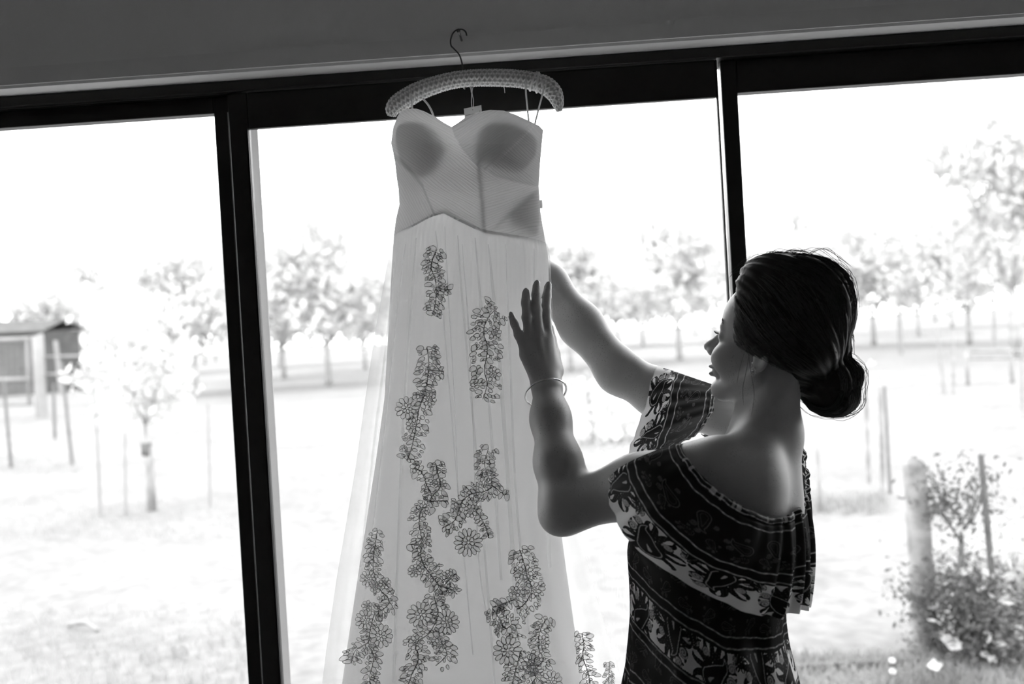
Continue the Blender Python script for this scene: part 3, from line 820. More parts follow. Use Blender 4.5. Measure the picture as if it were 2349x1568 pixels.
armL = UN(.03, [RC(SL, SL*.5+EL_*.5, .049, .049), RC(SL*.5+EL_*.5, EL_, .049, .040), RC(EL_, P(1281, 1062, -.395), .038, .0365),
                RC(P(1281, 1062, -.395), P(1263, 960, -.345), .0365, .0305), RC(P(1263, 960, -.345), WL, .0305, .0255), RC(P(1278, 1186, -.42), P(1290, 1160, -.42), .024, .03)])
armR = UN(.03, [RC(SR, P(1510, 902, -.165), .048, .0425), RC(P(1510, 902, -.165), ER, .0425, .040), RC(ER, P(1332, 745, -.085), .039, .040), RC(P(1332, 745, -.085), P(1258, 648, -.045), .040, .0345), RC(P(1258, 648, -.045), WR, .0345, .027)])
# left hand on the skirt: back of the hand towards the room
def chain(pts, rads, k=.004): return UN(k, [RC(pts[i], pts[i+1], rads[i], rads[i+1]) for i in range(len(pts)-1)])
fing = {  # px, py, Y for knuckle, middle joint, end joint, tip
    'little': [(1207, 812, -.288), (1190, 768, -.282), (1180, 742, -.278), (1174, 726, -.272)],
    'ring': [(1216, 786, -.282), (1209, 728, -.276), (1206, 694, -.268), (1206, 672, -.261)],
    'middle': [(1237, 772, -.276), (1231, 712, -.266), (1230, 676, -.257), (1231, 654, -.249)],
    'index': [(1257, 775, -.268), (1252, 714, -.254), (1254, 680, -.246), (1257, 657, -.237)]}
fr_ = {'little': (.0090, .0078, .0073, .0064), 'ring': (.0098, .0090, .0084, .0074), 'middle': (.0100, .0092, .0086, .0076), 'index': (.0098, .0090, .0084, .0074)}
fpts = {k: [P(*q) for q in v] for k, v in fing.items()}
fingers = UN(.0015, [UN(.004, [chain(fpts[k], fr_[k]), EL(fpts[k][1], np.eye(3), np.full(3, fr_[k][1]*1.06))]) for k in fpts])
palm = UN(.014, [RC(WL, fpts['little'][0], .0195, .0105), RC(WL, fpts['ring'][0], .0195, .0105), RC(WL, fpts['middle'][0], .0195, .0108), RC(WL, fpts['index'][0], .0195, .0105),
                 RC(P(1236, 850, -.290), P(1212, 815, -.286), .017, .012), RC(P(1265, 850, -.282), P(1256, 790, -.268), .017, .011)])
thumb = UN(.010, [chain([P(1272, 850, -.275), P(1270, 812, -.250), P(1264, 778, -.232), P(1262, 752, -.222)], (.016, .012, .0100, .0078))])
tend = UN(.003, [RC(P(1250, 850, -.307), P(1237, 778, -.288), .003, .0035), RC(P(1256, 850, -.304), P(1256, 782, -.280), .003, .0035), RC(P(1244, 850, -.308), P(1217, 792, -.294), .003, .003)])
handL = UN(.006, [fingers, UN(.012, [palm, thumb]), tend])
# right hand behind the skirt, closed on the tulle
def R_(dx, dy, dz): return WR+np.array([dx, dy, dz])
pm = R_(-.055, .012, .050)
handR_f = UN(.0015, [chain([pm+np.array([-.018*0-.012+i*.002, .004-.0*i, .030-.019*i]), pm+np.array([-.046, -.004, .034-.019*i]), pm+np.array([-.060, -.022, .026-.018*i]), pm+np.array([-.048, -.034, .018-.017*i])],
                           (.0105, .009, .008, .0068)) for i in range(4)])
handR = UN(.008, [UN(.015, [RC(WR, pm+np.array([-.008, .002, .028]), .020, .013), RC(WR, pm+np.array([-.006, .002, -.026]), .020, .013), RC(WR, pm, .021, .016)]), handR_f,
                  chain([R_(-.015, -.012, .02), R_(-.030, -.030, .052), R_(-.052, -.040, .060)], (.015, .011, .0085))])
neck = UN(.02, [RC(H(-1.4, 0, -2.0), NB, .045, .049), RC(H(1.6, 0, -6.8), P(1718, 1015, -.40), .026, .030), RC(H(-3.2, 2.8, -3.5), P(1740, 985, -.44), .026, .020)])
HIPL = P(1640, 1640, -.44); HIPL[2] = .86; HIPL += np.array([-.03, -.05, 0]); HIPR = HIPL+np.array([.06, .17, 0])
def leg(h):
    k = h.copy(); k[2] = .47; k += np.array([-.01, 0, 0]); a = h.copy(); a[2] = .075; a += np.array([.02, 0, 0]); t = a+np.array([-.15, .05, -.042]); hl = a+np.array([.03, -.01, -.04])
    return UN(.02, [RC(h, k, .085, .055), RC(k, (k+a)/2+np.array([.012, 0, .05]), .052, .052), RC((k+a)/2+np.array([.012, 0, .05]), a, .052, .032), RC(a, t, .030, .024), RC(hl, a, .030, .03), RC(hl, t, .028, .022)])
trunk_all = UN(.03, [trunk, UN(.02, [leg(HIPL), leg(HIPR)])])
body = UN(.022, [UN(.030, [trunk_all, neck]), face])
body = UN(.030, [body, armL, armR])
body = UN(.012, [body, handL, handR])
V, F = iso_mesh(body, (-.22, -.72, -.02), (.80, .16, 1.78), .0026, 14, 2)

# skin: pale, with freckles
m, nt, b = new_mat('skin'); M['skin'] = m
b.inputs['Roughness'].default_value = .48; b.inputs['Specular IOR Level'].default_value = .6
b.inputs['Subsurface Weight'].default_value = .4; b.inputs['Subsurface Radius'].default_value = (1, 1, 1); b.inputs['Subsurface Scale'].default_value = .014
tc = nt.nodes.new('ShaderNodeTexCoord'); vo = nt.nodes.new('ShaderNodeTexVoronoi'); vo.inputs['Scale'].default_value = 260
no = nt.nodes.new('ShaderNodeTexNoise'); no.inputs['Scale'].default_value = 30
r1 = nt.nodes.new('ShaderNodeMapRange'); r1.inputs['From Min'].default_value = .08; r1.inputs['From Max'].default_value = .30; r1.inputs['To Min'].default_value = .26; r1.inputs['To Max'].default_value = .52
r2 = nt.nodes.new('ShaderNodeMapRange'); r2.inputs['From Min'].default_value = .48; r2.inputs['From Max'].default_value = .62
mx = nt.nodes.new('ShaderNodeMix'); mx.data_type = 'FLOAT'; mx.inputs[2].default_value = .49
nt.links.new(tc.outputs['Object'], vo.inputs['Vector']); nt.links.new(tc.outputs['Object'], no.inputs['Vector'])
nt.links.new(vo.outputs['Distance'], r1.inputs['Value']); nt.links.new(no.outputs['Fac'], r2.inputs['Value'])
nt.links.new(r2.outputs['Result'], mx.inputs[0]); nt.links.new(r1.outputs['Result'], mx.inputs[3]); nt.links.new(mx.outputs[0], b.inputs['Base Color'])
wloc = Vector((.42, -.39, 0.0))
wm = empty('person', wloc); WMI = Matrix.Translation(-wloc)
tag(wm, 'woman in dark paisley off-shoulder dress reaching both arms up to the hanging gown', 'person')
def ppart(name, me, parent=wm, **k):
    o = obj(name, me, parent)
    if parent is wm: o.matrix_parent_inverse = WMI
    return tag(o, **k)
ppart('body', mesh_data('body', V, F, M['skin']))
# nails
M['nail'] = mat_plain('pale_nail', .5, .2, .6)
for k in fpts:
    tip = fpts[k][3]; dr = fpts[k][3]-fpts[k][2]; dr /= np.linalg.norm(dr)
    back = np.array([0.2, -1.0, .15]); back -= dr*(back@dr); back /= np.linalg.norm(back); sd = np.cross(dr, back)
    r = fr_[k][3]; n1, n2 = 9, 7; Vn = []
    for i in range(n2):
        for j in range(n1):
            a = (j/(n1-1)-.5)*1.7; L = (i/(n2-1)-.35)*.0115; w = 1 if i < n2-2 else (.85 if i == n2-2 else .55)
            Vn.append(tip+dr*L+sd*math.sin(a)*r*.98*w+back*(math.cos(a)*(r+.0012)-.0003*i))
    ppart('fingernail', mesh_data('fingernail', np.array(Vn), grid_faces(n1, n2), M['nail']))
# eyebrow, eyelashes
M['hair'] = mat_plain('dark_hair', .014, .5, .3, noise=.4, scale=60)
rs = np.random.RandomState(3)
for s in (1, -1):
    mb = MB()
    for i in range(60):
        t = i/59; base = np.array([8.65-1.5*t**1.5, s*(1.3+3.6*t), 3.0+.7*math.sin(t*2.2)]); d = np.array([-.15, s*.5, .25+.2*rs.rand()])*(1-.3*t)
        base = base+np.array([0, 0, (rs.rand()-.5)*.5]); mb.tube([H(*base), H(*(base+d*.5+np.array([.12, 0, 0]))), H(*(base+d))], [.0005, .0004, .0001], 3, False)
    ppart('eyebrow', mb.mesh('eyebrow', M['hair']), kind='stuff')
    mb = MB()
    for i in range(26):
        t = i/25; a = (t-.5)*1.9; base = np.array([7.1+1.28*math.cos(a), s*(3.15+1.35*math.sin(a)), 1.5]); d = np.array([.75, s*.35*math.sin(a), .05])
        mb.tube([H(*base), H(*(base+d*.6+np.array([0, 0, -.08]))), H(*(base+d+np.array([0, 0, .22])))], [.0004, .0003, .0001], 3, False)
    ppart('eyelashes', mb.mesh('eyelashes', M['hair']), kind='stuff')

# ---- hair, swept back into a low bun
def hw(px, py, dY=0.0): return P(px, py, -.40+dY)
hmain = UN(.02, [EL(hw(1818, 716), HAX, (.094, .082, .098)), EL(hw(1765, 690), HAX, (.070, .072, .078)), EL(hw(1870, 700), HAX, (.060, .070, .075)), EL(hw(1885, 735), HAX, (.045, .060, .055)), hel(-2.5, 0, 1.5, 8.6, 7.9, 6.5), hel(1.0, 0, 3.0, 6.5, 7.7, 6.0)])
hmain = INT(.012, INT(.014, hmain, HS(H(5.2, 0, 5.0), HF*.985-HU*.17)), HS(H(0, 0, -.6), HF*.26*1.0-HU*.97))
hair = UN(.012, [hmain, EL(hw(1838, 815), HAX, (.050, .062, .058)), EL(hw(1815, 835), HAX, (.040, .056, .044)), RC(hw(1800, 815), hw(1862, 860), .030, .036),
                 UN(.01, [EL(hw(1893, 868, .01), HAX, (.050, .050, .046)), EL(hw(1905, 905, .01), HAX, (.047, .046, .036)), EL(hw(1935, 862, .01), HAX, (.031, .036, .030)), EL(hw(1925, 800), HAX, (.018, .028, .026))])])
p0 = H(5.6, 0, 8.6); p1 = hw(1885, 850)
axd = p1-p0; axL = np.linalg.norm(axd); axd /= axL
e1 = HL_-axd*(HL_@axd); e1 /= np.linalg.norm(e1); e2 = np.cross(axd, e1)
bc_ = hw(1900, 880, .01)
def hair_disp(X, d):
    q = X-p0; a = q@axd; ph = np.arctan2(q@e2, q@e1); t = a/axL
    q2 = X-bc_; ph2 = np.arctan2(q2@HU, q2@HF)*1.0; rr = np.linalg.norm(q2, axis=1)
    w = np.clip((.062-rr)/.015, 0, 1)
    f1 = np.sin(ph*34+2.2*np.sin(t*5+ph*3))*.0011+np.sin(ph*13+1.7*np.sin(t*4))*.0016+np.sin(ph*71+t*3)*.0005
    f2 = np.sin((q2@HL_)*420+2.5*np.sin(ph2*2))*.0012+np.sin((q2@HL_)*170+ph2*1.5)*.0022
    return d-(f1*(1-w)+f2*w)
V, F = iso_mesh(hair, hw(1600, 990, -.14), hw(2010, 540, .16), .0026, 14, 1, hair_disp)
# the hair of the nape and sides stays off the face because the mass is cut along the hair line
ho = ppart('hair', mesh_data('hair', V, F, M['hair']))
M['strand'] = mat_plain('hair_strand', .05, .3, .6)
rs = np.random.RandomState(8)
NS, MS = 1800, 22
ph = rs.rand(NS)*2*np.pi; t0 = rs.rand(NS)*.35-.02; t1 = .55+rs.rand(NS)*.5
T = t0[:, None]+(t1-t0)[:, None]*np.linspace(0, 1, MS)[None]
PH = ph[:, None]+.10*np.sin(T*5+ph[:, None]*3)*rs.rand(NS)[:, None]
O = p0+axd*(T[..., None]*axL); Wd = np.cos(PH)[..., None]*e1+np.sin(PH)[..., None]*e2
rr = np.linspace(.0, .17, 60); best = np.zeros(T.shape)
for r in rr:
    d = ev(hair, (O+Wd*r).reshape(-1, 3), None, None).reshape(T.shape)
    best = np.where(d < 0, r, best)
lift = .0012+.002*rs.rand(NS)[:, None]+np.where(rs.rand(NS)[:, None] < .10, .010*np.sin(np.linspace(0, 3.1, MS))[None]*rs.rand(NS)[:, None], 0)
S_ = O+Wd*(best+lift)[..., None]
def strands_mesh(S_, r):
    """three-sided thin tubes, all strands in one go"""
    n, m, _ = S_.shape
    Tn = np.gradient(S_, axis=1); Tn /= np.linalg.norm(Tn, axis=2)[..., None]+1e-9
    A = np.cross(Tn, np.array([.3, .5, .8])); A /= np.linalg.norm(A, axis=2)[..., None]+1e-9; B = np.cross(Tn, A)
    rad = r*np.interp(np.linspace(0, 1, m), [0, .15, .8, 1], [.5, 1, 1, .25])[None, :, None]
    ring = [S_+rad*(math.cos(a)*A+math.sin(a)*B) for a in (0, 2.094, 4.189)]
    V = np.stack(ring, 2).reshape(-1, 3)
    i = np.arange(n)[:, None, None]; j = np.arange(m-1)[None, :, None]; k = np.arange(3)[None, None]
    a = (i*m+j)*3+k; b = (i*m+j)*3+(k+1) % 3
    return V, np.stack([a, b, b+3, a+3], -1).reshape(-1, 4)
keep = (best > .035).all(1) & (np.abs(np.diff(best, axis=1)).max(1) < .016)
V, F = strands_mesh(S_[keep], .00042)
so = obj('hair_strands', mesh_data('hair_strands', V, F, M['strand']), ho); so['kind'] = 'stuff'
# bun coils
NB_ = 500; th0 = rs.rand(NB_)*6.28; tt = np.linspace(0, 1, 18)[None]*(1.6+rs.rand(NB_)[:, None]*2.2)+th0[:, None]; la = (rs.rand(NB_)[:, None]-.5)*1.7
best = np.zeros(tt.shape); Wd = np.cos(la)[..., None]*(np.cos(tt)[..., None]*HF+np.sin(tt)[..., None]*HU)+np.sin(la)[..., None]*HL_
bun = hair.ch[-1]
for r in np.linspace(0, .10, 50):
    d = ev(bun, (bc_+Wd*r).reshape(-1, 3), None, None).reshape(tt.shape); best = np.where(d < 0, r, best)
S2 = bc_+Wd*(best+.0012+.002*rs.rand(NB_)[:, None]+np.where(rs.rand(NB_)[:, None] < .04, .010*np.sin(np.linspace(0, 3.1, 18))[None], 0))[..., None]
V, F = strands_mesh(S2, .00042)
so = obj('bun_strands', mesh_data('bun_strands', V, F, M['strand']), ho); so['kind'] = 'stuff'
# loose wisps
wl = [[(1720, 805, -.07), (1712, 850, -.075), (1704, 890, -.07), (1706, 930, -.06)], [(1716, 800, -.07), (1722, 850, -.08), (1730, 905, -.075), (1722, 960, -.05)],
      [(1712, 795, -.07), (1698, 840, -.075), (1690, 880, -.07)], [(1945, 830, .01), (1985, 850, .01), (1985, 885, .01), (1962, 902, .01)], [(1940, 835, .01), (1972, 870, .01), (1972, 898, .01)],
      [(1920, 790, 0), (1950, 795, 0), (1955, 805, 0), (1945, 812, 0)], [(1700, 600, 0), (1706, 593, 0), (1712, 602, 0), (1700, 610, 0)], [(1676, 633, 0), (1690, 618, 0), (1705, 612, 0), (1716, 622, 0)],
      [(1674, 628, 0), (1688, 612, 0), (1700, 606, 0)], [(1672, 640, 0), (1680, 628, 0), (1700, 622, 0), (1720, 630, 0)], [(1730, 960, -.03), (1760, 1000, -.06), (1775, 1020, -.07)], [(1835, 900, 0), (1822, 930, 0), (1824, 950, .0)]]
for i in range(34):
    a = 1690+rs.rand()*170; wl.append([(a, 612-rs.rand()*6-24*max(0, min(1, (a-1690)/110)), (rs.rand()-.5)*.06), (a+25+rs.rand()*25, 598-22*max(0, min(1, (a-1650)/110))-rs.rand()*8, 0), (a+70+rs.rand()*40, 596+max(0, a-1790)*.35-rs.rand()*8, 0)])
for i in range(24):
    y = 610+rs.rand()*160; x = 1800+150*math.sin(min(1.5, (y-575)/110)); wl.append([(x-20, y-10, 0), (x+rs.rand()*8, y+14, 0), (x+6+rs.rand()*8, y+46, 0)])
S3 = np.array([spline([hw(a, b, c) for a, b, c in w], 16) for w in wl])
V, F = strands_mesh(S3, .00038)
so = obj('loose_wisps', mesh_data('loose_wisps', V, F, M['strand']), ho); so['kind'] = 'stuff'

# ---- drop earring
M['silver'] = mat_plain('silver', .75, .22, .5, 1.0)
M['crystal'] = mat_plain('crystal', .7, .1, .8)
mb = MB(); ec = P(1727, 851, -.478); ux = np.array([.45, -.89, 0]) * 0 + CR; uz = np.array([0, 0, 1.0])
def sphere_geo(c, r, n=8, m=6):
    V = []; 
    for i in range(m+1):
        for j in range(n):
            a = math.pi*i/m; V.append(c+r*np.array([math.sin(a)*math.cos(2*math.pi*j/n), math.sin(a)*math.sin(2*math.pi*j/n), math.cos(a)]))
    return V, grid_faces(n, m+1, True).tolist()
er = MB()
for i in range(14):
    a = 2*math.pi*i/14; c = ec+ux*.0042*math.cos(a)+uz*.0080*math.sin(a); er.add(*sphere_geo(c, .0014, 6, 4))
ering = er.mesh('earring', M['crystal'], True); eo = ppart('earring', ering, label='small oval crystal drop earring')
mb.tube([ec+uz*.0085, ec+uz*.012, ec+uz*.014+np.array([0, .004, 0])], .0007, 6)
mb.add(*sphere_geo(ec, .0026, 8, 6))
o = obj('ear_wire', mb.mesh('ear_wire', M['silver'], True), eo)

# ---- printed off-shoulder dress
# paisley motif drawn once into an array (ink) and its outline version
def motif_arrays(n=220):
    g = np.linspace(-1.15, 1.15, n); X, Y = np.meshgrid(g, g)
    def dcurve(pts, r0, r1):
        pts = np.asarray(pts); d = np.full(X.shape, 9.)
        for i in range(len(pts)-1):
            a, b = pts[i], pts[i+1]; ba = b-a; t = np.clip(((X-a[0])*ba[0]+(Y-a[1])*ba[1])/(ba@ba+1e-9), 0, 1)
            f = (i+t)/(len(pts)-1); d = np.minimum(d, np.hypot(X-a[0]-t*ba[0], Y-a[1]-t*ba[1])-(r0+(r1-r0)*f))
        return d
    tear = dcurve(spline([(-.12, -.38), (.05, -.02), (.22, .30), (.12, .58)], 14), .40, .05)
    ink = tear < 0
    lines = np.abs(tear+.075) < .013
    inner = dcurve(spline([(-.18, -.46), (-.12, -.36), (-.06, -.28)], 8), .055, .01) < 0
    hooks = []
    rs = np.random.RandomState(2)
    for i in range(12):
        a = math.radians(-60+i*25); bx, by = -.10+.42*math.cos(a)*1.0, -.15+.55*math.sin(a)
        ox, oy = math.cos(a), math.sin(a); cx, cy = -oy, ox
        s = 1 if i % 2 else -1
        hooks.append(dcurve(spline([(bx-.1*ox, by-.1*oy), (bx+.20*ox, by+.20*oy), (bx+.36*ox+.05*s*cx, by+.36*oy+.05*s*cy), (bx+.42*ox+.15*s*cx, by+.42*oy+.15*s*cy)], 10), .125, .035))
    hk = np.min(hooks, 0); ink |= hk < 0
    sp = np.full(X.shape, 9.)
    for cx, cy, R in ((.52, .02, .20), (.46, .44, .17), (-.52, .22, .16)):
        a = np.linspace(0, 11, 30); r = R*.86*(1-a/12.5)
        d = dcurve(np.stack([cx+r*np.cos(a), cy+r*np.sin(a)], 1), .016, .016); ink |= np.hypot(X-cx, Y-cy) < R; sp = np.minimum(sp, d)
    white = lines | inner | (sp < .012)
    dots = (np.hypot(np.mod(X*9, 1)-.5, np.mod(Y*9, 1)-.5) < .16) & (hk < -.045) & (tear > .06)
    inkf = ink.astype(float)*(1-.5*white)*(1-.12*dots)
    outl = (np.abs(tear+.05) < .022)*.7+(np.abs(tear+.2) < .016)*.4+(sp < .014)*.5
    return inkf, np.clip(outl, 0, 1)
MOT, MOUT = motif_arrays()
def sample(A, x, y):
    n = A.shape[0]; u = (x+1.15)/2.3*(n-1); v = (y+1.15)/2.3*(n-1)
    ok = (u >= 0) & (v >= 0) & (u < n-1) & (v < n-1); u = np.clip(u, 0, n-1.001); v = np.clip(v, 0, n-1.001)
    i = u.astype(int); j = v.astype(int); a = u-i; b_ = v-j
    r = (A[j, i]*(1-a)+A[j, i+1]*a)*(1-b_)+(A[j+1, i]*(1-a)+A[j+1, i+1]*a)*b_
    return np.where(ok, r, 0)
def row_motifs(A, s, y, y0, size, pitch, phase, flip=0, tiltf=.35):
    """a row of motifs centred on y0 (metres), one each pitch along s"""
    out = np.zeros(s.shape); k0 = int(np.floor(s.min()/pitch))-1; k1 = int(np.ceil(s.max()/pitch))+1
    for k in range(k0, k1+1):
        cx = (k+phase)*pitch; sg = 1 if k % 2 else -1
        near = np.abs(s-cx) < size*1.3
        if not near.any(): continue
        a = (tiltf if k % 2 else -tiltf)+(math.pi if (flip and k % 2) else 0); dx = (s-cx)/size*sg; dy = (y-y0-.08*size*sg)/size
        xr = dx*math.cos(a)-dy*math.sin(a); yr = dx*math.sin(a)+dy*math.cos(a)
        out = np.maximum(out, np.where(near, sample(A, xr, yr), 0))
    return out
def line(y, y0, w, s, wob=.0012):
    yy = y-y0-wob*np.sin(s*70)-wob*.7*np.sin(s*173+1); e = np.clip(1-np.abs(yy)/w, 0, 1)
    return np.clip(e*1.6, 0, 1)*(.72+.28*np.sin(s*410)*np.sin(s*97))

m, nt, b = new_mat('printed_viscose'); M['print_cloth'] = m
nt.nodes.remove(b); out = nt.nodes['Material Output']
at = nt.nodes.new('ShaderNodeAttribute'); at.attribute_name = 'ink'
mp = nt.nodes.new('ShaderNodeMapRange'); mp.inputs['To Min'].default_value = .78; mp.inputs['To Max'].default_value = .010
mt = nt.nodes.new('ShaderNodeMapRange'); mt.inputs['To Min'].default_value = .42; mt.inputs['To Max'].default_value = .002
for q in (mp, mt): nt.links.new(at.outputs['Fac'], q.inputs['Value'])
d = nt.nodes.new('ShaderNodeBsdfDiffuse'); t = nt.nodes.new('ShaderNodeBsdfTranslucent'); gl = nt.nodes.new('ShaderNodeBsdfGlossy'); gl.inputs['Roughness'].default_value = .5; gl.inputs['Color'].default_value = g4(1)
a = nt.nodes.new('ShaderNodeAddShader'); ms = nt.nodes.new('ShaderNodeMixShader'); ms.inputs['Fac'].default_value = .015
nt.links.new(mp.outputs['Result'], d.inputs['Color']); nt.links.new(mt.outputs['Result'], t.inputs['Color'])
nt.links.new(d.outputs[0], a.inputs[0]); nt.links.new(t.outputs[0], a.inputs[1]); nt.links.new(a.outputs[0], ms.inputs[1]); nt.links.new(gl.outputs[0], ms.inputs[2]); nt.links.new(ms.outputs[0], out.inputs['Surface'])

# flounce: a ring from the elastic neckline to the hem, falling over both upper arms
ring = [  # neckline, middle, hem  (px, py, Y)
    ((1562, 1018, -.500), (1468, 1052, -.505), (1381, 1108, -.470)),
    ((1592, 1068, -.560), (1492, 1130, -.565), (1404, 1178, -.505)),
    ((1645, 1122, -.580), (1556, 1205, -.590), (1450, 1243, -.535)),
    ((1705, 1160, -.575), (1648, 1272, -.600), (1565, 1335, -.580)),
    ((1762, 1184, -.548), (1738, 1300, -.580), (1685, 1392, -.580)),
    ((1808, 1181, -.500), (1808, 1305, -.530), (1785, 1414, -.535)),
    ((1838, 1152, -.420), (1853, 1270, -.430), (1842, 1394, -.430)),
    ((1850, 1104, -.320), (1854, 1225, -.300), (1838, 1372, -.300)),
    ((1835, 1010, -.225), (1800, 1130, -.170), (1740, 1260, -.160)),
    ((1755, 940, -.180), (1655, 965, -.095), (1530, 985, -.080)),
    ((1690, 900, -.215), (1590, 868, -.190), (1513, 846, -.160)),
    ((1645, 900, -.300), (1565, 895, -.275), (1485, 905, -.240)),
    ((1635, 945, -.370), (1545, 980, -.345), (1452, 1015, -.300)),
    ((1600, 995, -.440), (1515, 1033, -.430), (1428, 1085, -.400))]
NU, NV = 1150, 190
Nn = spline([P(*r[0]) for r in ring], NU, True); Mm = spline([P(*r[1]) for r in ring], NU, True); Hh = spline([P(*r[2]) for r in ring], NU, True)
v = np.linspace(0, 1, NV)[:, None, None]
Sf = (1-v)*(1-2*v)*Nn[None]+4*v*(1-v)*Mm[None]+v*(2*v-1)*Hh[None]
gu = np.roll(Sf, -1, 1)-np.roll(Sf, 1, 1); gv = np.gradient(Sf, axis=0); nn = np.cross(gu, gv); nn /= np.linalg.norm(nn, axis=2)[..., None]+1e-12
ctr = P(1650, 1130, -.38)
if (nn*(Sf-ctr)).sum(2).mean() < 0: nn = -nn
arc = np.r_[0, np.cumsum(np.linalg.norm(np.diff(Mm, axis=0), axis=1))]; per = arc[-1]+np.linalg.norm(Mm[0]-Mm[-1])
u2 = np.arange(NU)/NU; vv = np.linspace(0, 1, NV)
gath_w = np.interp(u2*14, [0, 3.6, 4.3, 5, 6, 7.5, 9, 14], [.15, .15, .5, 1, 1, .9, .3, .15])    # gathers show mostly at the back
fold = (np.sin(arc/per*2*np.pi*46+2*np.sin(arc*9))[None]*.0038+np.sin(arc/per*2*np.pi*25+1.2*np.sin(arc*13)+vv[:, None]*1.5)[...]*.0062)*gath_w[None]*(.55+.45*vv[:, None])
soft = np.sin(arc/per*2*np.pi*9+vv[:, None]*2)*.0035*vv[:, None]
Sf = Sf+nn*(fold+soft)[..., None]
casing = np.exp(-((vv-.035)/.018)**2)*.0016-np.exp(-((vv-.075)/.010)**2)*.0012
Sf = Sf+nn*casing[:, None, None]
s_ = np.broadcast_to(arc[None], (NV, NU)); y_ = np.broadcast_to(vv[:, None], (NV, NU))
Lm = .29
ink = np.ones((NV, NU)); white = y_ > .665
mot = np.maximum(row_motifs(MOT, s_, y_*Lm, .81*Lm, .058, .104, .35, 1), row_motifs(MOT, s_+.052, y_*Lm, .69*Lm, .022, .104, .35))
ink = np.where(white, mot, ink)
faint = np.maximum(row_motifs(MOUT, s_, y_*Lm, .33*Lm, .040, .075, .2, 1, .8), row_motifs(MOUT, s_+.03, y_*Lm, .46*Lm, .022, .05, .6, 1, 1.2))
ink = np.where(~white, 1-.16*faint, ink)
for y0, w in ((.012, .008), (.052, .006), (.135, .008), (.545, .009), (.640, .009)):
    ink = np.minimum(ink, 1-.62*line(y_, y0, w, s_, .005))
flecks = (hash_noise(np.floor(s_*160)*3.7+1) > .86) & (y_ < .06)
ink = np.where(flecks, ink*.6, ink)
ink = np.where(y_ > .985, np.maximum(ink, .25), ink)
dress = ppart('printed_dress', mesh_data('dress_flounce', Sf.reshape(-1, 3), grid_faces(NU, NV, True), M['print_cloth'], True, {'ink': ink.ravel()}), label='dark paisley print dress with an off-shoulder flounce')
# body of the dress
rows = [(1095, 1535, 1800, .115), (1160, 1478, 1818, .135), (1240, 1437, 1826, .150), (1330, 1443, 1812, .150), (1410, 1444, 1792, .148), (1480, 1440, 1806, .160), (1568, 1429, 1832, .185), (1700, 1410, 1850, .20)]
rz = []
YC = -.385
for py, xl, xr, bb in rows:
    p = P(xl, py, YC); q = P(xr, py, YC); rz.append(((p[2]+q[2])/2, (p[0]+q[0])/2, (q[0]-p[0])/2, bb))
zl = rz[-1]; rz += [(.5, zl[1]-.01, .21, .235), (.03, zl[1]-.02, .29, .30)]
rz = np.array(rz)[::-1]
def crom(z, k):
    zz = np.linspace(rz[:, 0].min(), rz[:, 0].max(), 400); yy = np.interp(zz, rz[:, 0], rz[:, k]); ker = np.hanning(23); ker /= ker.sum()
    yy = np.convolve(np.pad(yy, 11, 'edge'), ker, 'valid'); return np.interp(z, zz, yy)
zb_ = P(1640, 1600, YC)[2]
zz1 = np.linspace(rz[-1, 0], zb_, 330); zz2 = np.linspace(zb_, rz[0, 0], 60)[1:]
zz = np.r_[zz1, zz2]; NU2 = 760
tt = np.arange(NU2)*2*np.pi/NU2; T, Z = np.meshgrid(tt, zz)
ca = crom(zz, 2)[:, None]; cb = crom(zz, 3)[:, None]; cx = crom(zz, 1)[:, None]
wr = np.sin(T*17+Z*9+2*np.sin(Z*14))*.0022+np.sin(T*9-Z*11)*.0045
drape = np.clip((1.25-Z)/.3, 0, 1)
X_ = cx+(ca+wr*drape*.7)*np.cos(T); Y2 = YC-(cb+wr*drape)*np.sin(T)
# soft diagonal drape folds at the waist
dg = (Z-zz1[170])*1.0+(X_-.38)*.55
Y2 = Y2-np.where(np.sin(T) > 0, 1, 0)*.004*np.sin(dg*75)*np.exp(-((Z-zz1[210])/.13)**2)
Vb = np.stack([X_, Y2, Z], -1)
pxx = proj(Vb.reshape(-1, 3))
offx = np.interp(X_, [P(x, 1330, YC)[0] for x in (1440, 1500, 1550, 1629, 1740, 1800)], [0, 50, 84, 128, 150, 148])
z0 = P(1440, 1281, YC)[2]
q = (z0-Z)*1370-offx                           # print coordinate, about one unit per pixel at this distance
q = np.mod(q+60, 236)-60
s2 = (T*.19)
white = (q > 34) & (q < 122)
k = 1/1370.
mot = np.maximum(row_motifs(MOT, s2, q*k, 78*k, .054, .098, .15, 1), row_motifs(MOT, s2+.049, q*k, 44*k, .020, .098, .15))
faint = np.maximum(row_motifs(MOUT, s2, q*k, 158*k, .026, .055, .2, 1, .8), row_motifs(MOUT, s2, q*k, -24*k, .022, .05, .6, 1, 1.2))
ink = np.where(white, mot, 1-.16*faint)
for y0, w in ((2, 2.0), (25, 2.0), (128, 2.0), (148, 2.0)):
    ink = np.minimum(ink, 1-.6*line(q, y0, w, s2, 1.0))
bo = obj('dress_body', mesh_data('dress_body', Vb.reshape(-1, 3), grid_faces(NU2, len(zz), True), M['print_cloth'], True, {'ink': ink.ravel()}), dress)

